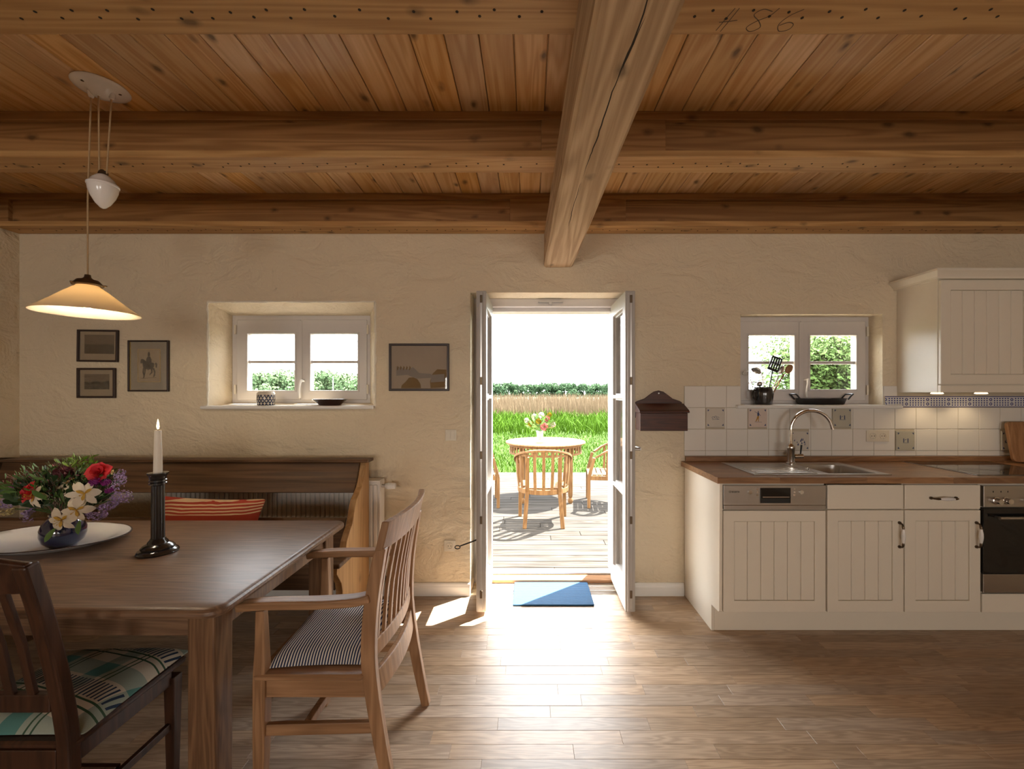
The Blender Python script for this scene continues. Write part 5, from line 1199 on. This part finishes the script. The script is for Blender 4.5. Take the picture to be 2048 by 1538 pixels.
def pom(head, R, matn, name, label, grp, seed, n=70, pl=0.012):
    r = empty(name, mouth, label, 'flower', grp); rg = random.Random(seed); b = B()
    for k in range(n):
        z_ = 1-2*(k+0.5)/n; a = k*2.399; o = Vector((math.sqrt(1-z_*z_)*math.cos(a), math.sqrt(1-z_*z_)*math.sin(a), z_))
        t = o.orthogonal().normalized(); petal(b, head+o*R*0.55, (o+t*rg.uniform(-.5, .5)).normalized(), t, R*0.55, R*0.5, 0.3)
    b.obj('floret_head', M[matn], r, smooth=True, kind='stuff'); B().ball(head, R*0.62, None, None, 10, 6).obj('flower_core', M[matn], r, smooth=True); stem_to(head, r)
pom(Pv(126, 943, 1.86), 0.030, 'mauve', 'scabious', 'dusty mauve pompon flower at the top of the bouquet', None, 71, 120)
pom(Pv(116, 932, 1.93), 0.018, 'mauve', 'scabious', 'smaller mauve pompon bud behind the larger one', None, 72)
for k, (px, py, y, R, lb) in enumerate(((190, 964, 1.83, 0.020, 'magenta flower cluster below the coral bloom'), (212, 965, 1.85, 0.017, 'magenta flower right of the cluster below the coral bloom'), (218, 981, 1.82, 0.015, 'single small magenta flower beside the right lilac'), (178, 968, 1.86, 0.013, 'tiny magenta flower left of the cluster below the coral bloom'), (54, 960, 1.95, 0.013, 'small purple flower at the upper left of the bouquet'), (25, 974, 1.95, 0.015, 'purple flower at the far left edge of the bouquet'))):
    pom(Pv(px, py, y), R, 'magenta', 'magenta_flower', lb, 'magenta flowers in the bouquet', 80+k, 46)
def lilac(path, label, seed, n=150, rad=0.026, matn='lilac'):
    r = empty('lilac_spray', mouth, label, 'flower', 'lilac sprays in the bouquet'); rg = random.Random(seed); b = B(); P = catmull(path, 6)
    for k in range(n):
        t = rg.random(); c = P[int(t*(len(P)-1))]; rr_ = rad*(0.35+0.65*math.sin(PI*min(1, 0.15+0.8*(1-t))))
        o = Vector((rg.gauss(0, 1), rg.gauss(0, 1), rg.gauss(0, 1))).normalized(); q = c+o*rr_*rg.uniform(.6, 1)
        u = o.orthogonal().normalized(); w = o.cross(u); s_ = 0.0042
        for j in range(2):
            a = rg.uniform(0, PI); d1 = (u*math.cos(a)+w*math.sin(a)); d2 = o.cross(d1)
            b.add([q-d1*s_-d2*s_*0.4, q+d1*s_-d2*s_*0.4, q+d1*s_+d2*s_*0.4+o*0.002, q-d1*s_+d2*s_*0.4+o*0.002], [(0, 1, 2, 3)])
    b.obj('florets', M[matn], r, kind='stuff'); stem_to(P[0], r)
lilac([Pv(228, 985, 1.85), Pv(238, 962, 1.84), Pv(244, 942, 1.84)], 'lilac spray rising at the upper right edge of the bouquet', 91)
lilac([Pv(225, 1000, 1.83), Pv(244, 992, 1.82), Pv(257, 1000, 1.81)], 'lilac spray reaching furthest right over the platter', 92, 170, 0.028)
lilac([Pv(200, 1015, 1.83), Pv(220, 1012, 1.82), Pv(232, 1004, 1.82)], 'lilac spray below the furthest right one', 93, 120, 0.02)
lilac([Pv(175, 1028, 1.83), Pv(192, 1032, 1.80), Pv(215, 1026, 1.80)], 'lilac spray drooping low right beside the vase', 94, 130, 0.02)
lilac([Pv(35, 1005, 1.90), Pv(15, 1006, 1.90), Pv(-8, 1010, 1.90)], 'lilac spray hanging at the left picture edge', 95, 130, 0.026)
lilac([Pv(66, 1018, 1.88), Pv(50, 1028, 1.87), Pv(60, 1046, 1.86)], 'faded lilac spray drooping left of the vase', 96, 90, 0.02)
lilac([Pv(30, 1018, 1.86), Pv(18, 1024, 1.85), Pv(2, 1026, 1.85)], 'pale yellow flower spray low at the left of the bouquet', 97, 70, 0.016, 'paleyel')
lilac([Pv(210, 948, 1.88), Pv(222, 944, 1.87), Pv(226, 946, 1.87)], 'little cream flower beside the coral bloom', 98, 30, 0.010, 'paleyel')
# foliage nobody could count
def foliage(name, label, matn, n, seed, box, L=(0.02, 0.045), W=0.3):
    rg = random.Random(seed); b = B()
    for k in range(n):
        while True:
            u, v_, w = rg.uniform(-1, 1), rg.uniform(-1, 1), rg.uniform(-1, 1)
            if u*u+v_*v_+w*w < 1: break
        c = Vector((box[0]+u*box[3], box[1]+v_*box[4], box[2]+w*box[5])); o = (c-mouth).normalized()+Vector((rg.uniform(-.8, .8), rg.uniform(-.8, .8), rg.uniform(-.5, .8))); o.normalize()
        l = rg.uniform(*L); petal(b, c, o, o.orthogonal()+Vector((0, 0, 1)), l, l*W, 0.25)
    return b.obj(name, M[matn], None, smooth=True, label=label, cat='foliage', kind='stuff')
c0 = Pv(125, 975, 1.89)
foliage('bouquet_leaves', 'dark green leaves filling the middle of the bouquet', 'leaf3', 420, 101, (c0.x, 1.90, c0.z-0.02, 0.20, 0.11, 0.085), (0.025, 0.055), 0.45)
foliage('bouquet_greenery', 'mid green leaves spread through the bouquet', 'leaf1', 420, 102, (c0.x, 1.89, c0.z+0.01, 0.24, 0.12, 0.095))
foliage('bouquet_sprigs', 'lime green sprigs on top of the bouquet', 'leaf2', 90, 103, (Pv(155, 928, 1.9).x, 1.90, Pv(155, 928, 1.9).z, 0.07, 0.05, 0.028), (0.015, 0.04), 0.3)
foliage('bouquet_blossom_twigs', 'brownish pink blossom twigs in the bouquet', 'mauve', 420, 104, (c0.x-0.03, 1.87, c0.z+0.025, 0.21, 0.09, 0.06), (0.006, 0.014), 0.5)
rg = random.Random(105); b = B()
for k in range(46):
    h = Vector((c0.x+rg.uniform(-.25, .25), 1.89+rg.uniform(-.09, .09), c0.z+rg.uniform(-.06, .10))); b.tube([mouth+Vector((rg.uniform(-.03, .03), rg.uniform(-.03, .03), -0.02)), mouth.lerp(h, .5)+Vector((0, 0, .02)), h], 0.0013, 4)
b.obj('bouquet_stems', M['twig'], None, label='tangle of thin stems rising out of the navy vase', cat='stems', kind='stuff')
for px, py, y, k in ((112, 1055, 1.78, 1), (160, 1040, 1.79, 2), (95, 1000, 1.80, 3), (128, 1005, 1.80, 4)):
    c = Pv(px, py, y); b = petal(B(), c, Vector((0.3*(-1)**k, -0.25, -0.85 if k < 3 else 0.5)), Vector((0, -1, 0.2)), 0.06, 0.026, 0.1); 
    b.obj('large_leaf', M['leaf1'], None, smooth=True, label={1: 'single green leaf hanging down the left front of the vase', 2: 'green leaf lying against the right front of the vase', 3: 'upright green leaf left of the vase mouth', 4: 'upright green leaf in the centre above the vase mouth'}[k], cat='leaf')
# ------------------------------------------------------------------ terrace and landscape
ZD = -0.08
dk = empty('terrace_deck', (0.2, 3.5, ZD-0.03), 'weathered grey timber terrace deck outside the open door', 'deck')
B().box(-5.0, 6.0, 3.5, 8.25, ZD-0.12, ZD-0.032).obj('deck_frame', M['deck'], dk)
yy = 3.48
while yy < 8.2:
    xc = random.Random(int(yy*1000)).uniform(-0.6, 1.0)
    piece('deck_board', -5.0, xc-0.002, yy+0.004, yy+0.136, ZD-0.028, ZD, M['deck'], dk, 0.003); piece('deck_board', xc+0.002, 6.0, yy+0.004, yy+0.136, ZD-0.028, ZD, M['deck'], dk, 0.003)
    yy += 0.14
def ground(name, y0, y1, z0, z1, mat, xw0=-160, xw1=260, n=1):
    return B().add([(xw0, y0, z0), (xw1, y0, z0), (xw1, y1, z1), (xw0, y1, z1)], [(0, 1, 2, 3)]).obj(name, mat, kind='structure')
m = N('lawn'); v = m.obj(); m.set(m.mix(m.noise(v, 1.4, 5, 0.65), (0.012, 0.028, 0.0015), (0.021, 0.042, 0.003)), 0.95, 0, 0.1); m.bump(m.noise(v, 30, 4), 0.8, 0.05); M['lawn'] = m.m
m = N('reed_ground'); v = m.obj(); m.set(m.mix(m.noise(v, 0.6, 5, 0.65), (0.055, 0.042, 0.025), (0.085, 0.063, 0.038)), 0.95, 0, 0.1); M['reedg'] = m.m
m = N('lake_water'); v = m.obj(); m.set((0.10, 0.13, 0.15), 0.12, 0, 0.5); m.bump(m.noise(m.mapping(v, (0.6, 3, 1)), 1.0, 4), 0.12, 0.1); M['water'] = m.m
m = N('bank'); v = m.obj(); m.set(m.mix(m.noise(v, 0.3, 4), (0.014, 0.028, 0.009), (0.021, 0.039, 0.013)), 0.95); M['bank'] = m.m
ground('lawn_ground', 3.46, 30, -0.22, -0.22, M['lawn'])
ground('reed_bed_ground', 30, 62, -0.22, -0.25, M['reedg'])
ground('lake_surface', 62, 112, -0.25, -0.25, M['water'])
ground('far_bank', 112, 420, -0.25, 0.3, M['bank'])
# grass and reeds: uncountable
def blades(name, label, cat, mat, n, seed, xr, yr, h, w, lean, z=-0.22, pw=1.0):
    rg = random.Random(seed); b = B()
    for k in range(n):
        t = rg.random()**pw; y_ = yr[0]+(yr[1]-yr[0])*t; sp = xr[0]*y_; x_ = xr[2]+rg.uniform(-1, 1)*sp+xr[1]*y_
        hh = rg.uniform(*h)*(0.7+0.6*(0.5+0.5*math.sin(x_*1.7+y_*0.9))); a = rg.uniform(0, PI); dx, dy = math.cos(a)*w*(0.5+y_/14), math.sin(a)*w*(0.5+y_/14); lx, ly = rg.gauss(0, lean)*hh, rg.gauss(0, lean)*hh
        b.add([(x_-dx, y_-dy, z), (x_+dx, y_+dy, z), (x_+lx*0.4+dx*.7, y_+ly*.4+dy*.7, z+hh*0.55), (x_+lx*0.4-dx*.7, y_+ly*.4-dy*.7, z+hh*0.55), (x_+lx, y_+ly, z+hh)], [(0, 1, 2, 3), (3, 2, 4)])
    me = bpy.data.meshes.new(name); me.from_pydata(b.v, [], b.f); me.materials.append(mat); o = link_mesh(name, me, None)
    return tag(o, label, cat, None, 'stuff')
M['grass'] = plain('grass_blade', (0.0240, 0.0535, 0.0026), 0.7, spec=0.03, vary=0.35, bscale=6); M['weed'] = plain('weed_blade', (0.0265, 0.0580, 0.0030), 0.7, spec=0.03, vary=0.35, bscale=4); M['reed'] = plain('dry_reed', (0.0945, 0.0680, 0.0403), 0.85, spec=0.03, vary=0.25, bscale=3)
blades('lawn_grass', 'short bright green lawn grass beyond the terrace', 'grass', M['grass'], 16000, 201, (0.36, 0.05, 0), (8.3, 17), (0.05, 0.14), 0.006, 0.5)
blades('tall_weeds', 'tall leafy green weeds between lawn and reeds', 'weeds', M['weed'], 9000, 202, (0.36, 0.05, 0), (17, 28), (0.2, 0.6), 0.012, 0.4)
blades('reed_bed', 'tall dry straw-coloured reeds behind the green weeds', 'reeds', M['reed'], 16000, 203, (0.36, 0.05, 0), (29, 56), (0.9, 1.35), 0.010, 0.10)

# ---- garden chair
def garden_chair():
    r = empty('garden_chair', (0, 0, 0), None, 'chair', 'teak chairs round the garden table')
    # local: seat faces +y, back arc at -y ; width 0.60
    hz, sz = 0.88, 0.43; Rx, Ry = 0.30, 0.285
    def arc(t, z, k=1.0):  # t 0..1 from right arm front round the back to left arm front
        a = math.radians(-28-124*t) if False else math.radians(25-230*t); return Vector((Rx*k*math.cos(a), Ry*k*math.sin(a)-0.02, z))
    pts = [arc(k/24, 0) for k in range(25)]
    top = []
    for k, p in enumerate(pts):
        t = k/24; z = 0.672+(hz-0.672)*(max(0, math.sin(PI*(t-0.02)/0.96))**0.75 if 0.02 < t < 0.98 else 0)
        top.append(Vector((p.x*1.05, p.y*1.05-0.04*max(0, math.sin(PI*t))**2, z)))
    B().sweep(top, 0.026, [0.058]*25, (0, 0, 1)).obj('back_rail', M['teak'], r, bevel=0.004)
    low = [Vector((p.x*0.96, p.y*0.92, sz-0.03)) for p in pts]
    B().sweep(low, 0.055, 0.024, (0, 0, 1)).obj('seat_ring', M['teak'], r, bevel=0.003)
    for k in range(2, 23):
        if k % 2 == 0 or k in (3, 21): 
            if k in (2, 22): continue
            B().sweep([low[k]+Vector((0, 0, 0.02)), low[k].lerp(top[k], .5)+Vector((low[k].x*0.02, -0.005, 0)), top[k]-Vector((0, 0, 0.012))], 0.034, 0.013, (-(top[k].y), top[k].x, 0)).obj('back_slat', M['teak'], r, bevel=0.002)
    for sx in (-1, 1):
        B().sweep([(sx*0.275, 0.20, 0), (sx*0.272, 0.20, 0.4), (sx*0.285, 0.13, 0.665)], 0.042, 0.042, (1, 0, 0)).obj('front_leg', M['teak'], r, bevel=0.004)
        B().sweep([(sx*0.215, -0.300, 0), (sx*0.185, -0.235, 0.40), (sx*0.185, -0.285, 0.80)], 0.046, 0.036, (1, 0, 0)).obj('rear_leg', M['teak'], r, bevel=0.004)
        B().box(sx*0.27-0.012, sx*0.27+0.012, -0.12, 0.19, sz-0.06, sz-0.005).obj('side_rail', M['teak'], r)
    B().box(-0.26, 0.26, 0.185, 0.210, sz-0.06, sz-0.005).obj('front_rail', M['teak'], r)
    B().box(-0.20, 0.20, -0.245, -0.215, sz-0.06, sz-0.005).obj('rear_rail', M['teak'], r)
    for k in range(7):
        y_ = 0.19-k*0.066; hw = 0.262 if k < 4 else 0.262-0.022*(k-3)**1.3
        B().box(-hw, hw, y_-0.027, y_+0.027, sz-0.004, sz+0.012).obj('seat_slat', M['teak'], r, bevel=0.002)
    B().lathe([(0.016, 0), (0.016, 0.004)], (0, 0, 0), 12)
    b = B(); b.ball((0, -0.372, hz-0.002), 0.020, 0.004, 0.011, 12, 6); b.obj('maker_plate', M['bronze'], r, smooth=True)
    return r
g0 = garden_chair()
spots = [((0.165, 5.13), 0.0, 'teak garden chair with its back to the open door'), ((-0.64, 5.95), -PI/2+0.12, 'teak garden chair half hidden by the left door leaf, facing right'), ((1.02, 5.95), PI/2-0.1, 'teak garden chair seen through the right door leaf, facing left')]
for k, (p, a, lb) in enumerate(spots):
    c = g0 if k == 0 else copy_tree(g0)
    c.location = (p[0], p[1], ZD); c.rotation_euler = (0, 0, a); c['label'] = lb
# ---- garden table
gx, gy, gz = 0.24, 6.28, 0.742
r = empty('garden_table', (gx, gy, ZD), 'round teak garden table with slatted apron on the terrace', 'table')
B().lathe([(0.0, -0.028), (0.565, -0.028), (0.578, -0.022), (0.580, -0.010), (0.574, 0.0), (0.0, 0.0)], (gx, gy, gz), 56).obj('table_top', M['teak'], r, smooth=True, ang=30)
for z_ in (-0.055, -0.165):
    B().lathe([(0.50, 0), (0.528, 0), (0.528, 0.026), (0.50, 0.026), (0.50, 0)], (gx, gy, gz+z_), 48).obj('apron_ring', M['teak'], r, smooth=True, ang=30)
for k in range(48):
    a = 2*PI*k/48; c = Vector((gx+0.514*math.cos(a), gy+0.514*math.sin(a), gz-0.097))
    B().obox(c, (0.014, 0.026, 0.088), (0, 0, a)).obj('apron_slat', M['teak'], r)
for a in (PI/4, 3*PI/4, 5*PI/4, 7*PI/4):
    c = (gx+0.47*math.cos(a), gy+0.47*math.sin(a)); H = gz-0.03-ZD
    B().lathe([(0.026, 0), (0.034, 0.02), (0.036, 0.05), (0.022, 0.075), (0.030, 0.10), (0.034, 0.16), (0.036, H)], (c[0], c[1], ZD), 14).obj('leg', M['teak'], r, smooth=True)
for a in (PI/4, 3*PI/4):
    d_ = Vector((math.cos(a), math.sin(a), 0))*0.45; c = Vector((gx, gy, ZD+0.16+(0.0 if a < 1 else 0.0)))
    B().sweep([c-d_, c+d_], 0.030 if a < 1 else 0.029, 0.03, (0, 0, 1)).obj('cross_stretcher', M['teak'], r)
# ---- vase of flowers on it
fx_, fy_ = 0.155, 6.15
m = N('clear_vase'); m.set((0.55, 0.62, 0.55), 0.05, 0, 0.5); m.p.inputs['Transmission Weight'].default_value = 0.7; M['vase2'] = m.m
B().lathe([(0.0, 0), (0.040, 0), (0.042, 0.004), (0.045, 0.10), (0.058, 0.16), (0.056, 0.16), (0.042, 0.10), (0.036, 0.01), (0.0, 0.01)], (fx_, fy_, gz), 20).obj('glass_vase', M['vase2'], smooth=True, label='small glass vase of flowers on the garden table', cat='vase')
mo2 = Vector((fx_, fy_, gz+0.15)); M['pinkp'] = plain('pink_petal', (0.2520, 0.0840, 0.0770), 0.6, spec=0.03, vary=0.2); M['yelp'] = plain('yellow_petal', (0.1400, 0.1050, 0.0084), 0.6, spec=0.03, vary=0.2); M['whitep'] = plain('white_petal', (0.3150, 0.3080, 0.2800), 0.6, spec=0.03)
def bloom(px, pz, dy, R, matn, label, seed):
    h = Vector((fx_+px, fy_+dy, gz+pz)); r = empty('garden_flower', mo2, label, 'flower', 'flowers in the garden vase'); b = B(); rg = random.Random(seed); n = 40
    for k in range(n):
        z_ = 1-2*(k+0.5)/n; a = k*2.399; o = Vector((math.sqrt(1-z_*z_)*math.cos(a), math.sqrt(1-z_*z_)*math.sin(a), z_)); t = o.orthogonal().normalized(); petal(b, h+o*R*.4, o+t*rg.uniform(-.4, .4), t, R*.75, R*.75, 0.3)
    b.obj('petal_head', M[matn], r, smooth=True, kind='stuff'); B().tube([Vector((fx_, fy_, gz+0.02)), mo2, h], 0.003, 5).obj('stem', M['stem'], r)
for k, a in enumerate([(0.06, 0.225, -0.08, 0.055, 'pinkp', 'pink bloom at the front of the garden bouquet'), (0.10, 0.33, 0.02, 0.045, 'pinkp', 'pale pink bloom at the upper right of the garden bouquet'), (-0.02, 0.30, -0.05, 0.042, 'yelp', 'yellow bloom in the middle of the garden bouquet'), (-0.13, 0.26, -0.02, 0.04, 'yelp', 'yellow bloom at the left of the garden bouquet'), (0.02, 0.38, 0.0, 0.045, 'whitep', 'white bloom at the top of the garden bouquet'), (-0.08, 0.36, 0.03, 0.042, 'whitep', 'white bloom at the upper left of the garden bouquet'), (0.19, 0.25, 0.0, 0.038, 'whitep', 'white bloom at the far right of the garden bouquet'), (-0.19, 0.31, 0.0, 0.034, 'whitep', 'white bloom at the far left of the garden bouquet'), (0.14, 0.39, 0.02, 0.032, 'yelp', 'yellow bloom at the upper right of the garden bouquet')]):
    bloom(*a, 300+k)
mouth = mo2
foliage('garden_bouquet_leaves', 'green leaves among the flowers on the garden table', 'leaf1', 160, 320, (fx_, fy_, gz+0.25, 0.18, 0.10, 0.10), (0.04, 0.08), 0.4)

# ------------------------------------------------------------------ trees
M['bark'] = plain('bark', (0.0385, 0.0294, 0.0224), 0.9, bump=0.5, bscale=12)
M['tree1'] = plain('far_foliage', (0.0370, 0.0647, 0.0315), 0.8, spec=0.03, vary=0.4, bscale=1.2); M['tree2'] = plain('wood_foliage', (0.0892, 0.1368, 0.0654), 0.8, spec=0.03, vary=0.4, bscale=1.2); M['tree3'] = plain('near_foliage', (0.0656, 0.1094, 0.0306), 0.7, spec=0.03, vary=0.4, bscale=3)
def crown(seed, n, R, H, leafs, lumps=9):
    rg = random.Random(seed); b = B(); L = []
    for k in range(lumps):
        a = rg.uniform(0, 2*PI); q = rg.random()**.5*0.6; z = rg.uniform(0.1, 0.85); L.append((Vector((R*q*math.cos(a), R*q*math.sin(a), H*z)), R*rg.uniform(.35, .6)*(1.1-0.5*z)))
    for k in range(n):
        c, r_ = rg.choice(L); o = Vector((rg.gauss(0, 1), rg.gauss(0, 1), rg.gauss(0, 1)*0.9)).normalized(); p = c+o*r_*rg.uniform(.75, 1.05)
        u = (o.orthogonal()+Vector((rg.uniform(-.6, .6), rg.uniform(-.6, .6), rg.uniform(-.6, .6)))).normalized(); w = u.cross(o+Vector((rg.uniform(-.7, .7),)*3)).normalized(); s_ = leafs*rg.uniform(.6, 1.3)
        b.add([p-u*s_, p+w*s_*.6, p+u*s_, p-w*s_*.6], [(0, 1, 2, 3)])
    return b
def tree_mesh(b, mat):
    me = bpy.data.meshes.new('crown'); me.from_pydata(b.v, [], b.f); me.materials.append(mat); return me
tk = B().tube([(0, 0, 0), (0.1, 0, 2.0), (0, 0.1, 4.0)], [0.22, 0.16, 0.08], 7).mesh('trunk'); tk.materials.append(M['bark'])
far = [tree_mesh(crown(400+k, 1600, 2.4, 5.2, 0.26, 16), M['tree1']) for k in range(3)]
wood_ = [tree_mesh(crown(410+k, 2600, 4.4, 6.8, 0.36, 16), M['tree2']) for k in range(3)]
def tree(name, me, loc, s, label, grp, rz):
    r = empty(name, loc, label, 'tree', grp, None, rz); r.scale = (s, s, s)
    link_mesh('trunk', tk, r); c = link_mesh('crown', me, r); c.location = (0, 0, -0.7); return r
rg = random.Random(420)
ORD = ('first', 'second', 'third', 'fourth', 'fifth', 'sixth', 'seventh', 'eighth', 'ninth', 'tenth', 'eleventh', 'twelfth', 'thirteenth', 'fourteenth', 'fifteenth', 'sixteenth', 'seventeenth', 'eighteenth', 'nineteenth', 'twentieth', 'last')
for k in range(21):
    px = 978+k*12.6; D = 150+rg.uniform(-4, 4); tree('far_tree', far[k % 3], ((px-1058)*D/860, D, -0.1), 1.1+rg.uniform(-.10, .16), 'dark green tree in the far row seen through the door, '+ORD[k]+' from the left', 'row of trees beyond the lake', rg.uniform(0, 6))
for k in range(16):
    px = 470+k*18; D = 160+rg.uniform(-12, 12); tree('wood_tree', wood_[k % 3], ((px-1058)*D/860, D, 0.2), 1.48+rg.uniform(-.22, .16), 'round green tree of the wood seen through the left window, '+ORD[k]+' from the left', 'wood across the water', rg.uniform(0, 6))
# mast on the water seen through the left window
r = empty('boat_mast', ((666-1058)*100/860, 100, -0.3), 'white sailing boat mast in front of the wood seen through the left window', 'boat')
B().tube([((666-1058)*100/860, 100, -0.2), ((666-1058)*100/860, 100, 5.2)], 0.09, 8).obj('mast', M['white'], r)
B().prism([((666-1058)*100/860-3, -0.2), ((666-1058)*100/860+3.2, -0.2), ((666-1058)*100/860+3.8, 0.55), ((666-1058)*100/860-3.2, 0.55)], 'y', 99.2, 100.8).obj('hull', M['white'], r)
# garden trees outside the kitchen window
def branchy(name, base, segs, label, leaves, matn, seed, leafs, n):
    r = empty(name, base, label, 'tree'); rg = random.Random(seed); bp = Vector(base); tips = []
    b = B(); b.tube(catmull([bp, bp+Vector((0.1, 0, 1.2)), bp+Vector((0.0, 0.1, 2.2))], 4), [0.16-0.008*k for k in range(9)], 8); b.obj('trunk', M['bark'], r, smooth=True)
    for k in range(segs):
        a = rg.uniform(0, 2*PI); s_ = bp+Vector((0, 0.05, rg.uniform(1.0, 2.2))); L = rg.uniform(1.2, 2.6); d_ = Vector((math.cos(a), math.sin(a)*0.8, rg.uniform(0.25, 1.0))).normalized()
        p = [s_, s_+d_*L*.4+Vector((0, 0, .1)), s_+d_*L*.75+Vector((rg.uniform(-.3, .3), rg.uniform(-.3, .3), rg.uniform(-.1, .3))), s_+d_*L+Vector((rg.uniform(-.4, .4), rg.uniform(-.4, .4), rg.uniform(-.3, .3)))]
        q = catmull(p, 4); bb = B(); bb.tube(q, [0.05*(1-0.85*i/len(q)) for i in range(len(q))], 6)
        for j in range(7):
            s2 = q[rg.randrange(4, len(q))]; e2 = s2+Vector((rg.gauss(0, .35), rg.gauss(0, .35), rg.gauss(.1, .3))); bb.tube([s2, s2.lerp(e2, .5)+Vector((0, 0, .04)), e2], [0.012, 0.008, 0.003], 4); tips.append((s2, e2))
        bb.obj('branch', M['bark'], r, smooth=True)
    lb = B()
    for k in range(n):
        s2, e2 = rg.choice(tips); p = s2.lerp(e2, rg.random())+Vector((rg.gauss(0, leaves), rg.gauss(0, leaves), rg.gauss(0, leaves))); u = Vector((rg.gauss(0, 1), rg.gauss(0, 1), rg.gauss(0, 1))).normalized(); w = u.orthogonal(); q = leafs*rg.uniform(.6, 1.3)
        lb.add([p-u*q, p+w*q*.5, p+u*q, p-w*q*.5], [(0, 1, 2, 3)])
    me = bpy.data.meshes.new('leaves'); me.from_pydata([tuple(Vector(v_)-bp) for v_ in lb.v], [], lb.f); me.materials.append(M[matn]); tag(link_mesh('leaves', me, r), kind='stuff')
    return r
branchy('leafy_tree', (9.3, 12.5, -0.22), 30, 'dense green leafy tree seen through the right pane of the kitchen window', 0.24, 'tree3', 501, 0.065, 26000)
branchy('bare_tree', (5.75, 12.0, -0.22), 12, 'thinly leafed tree with bare branches seen through the left pane of the kitchen window', 0.16, 'tree3', 502, 0.045, 2200)
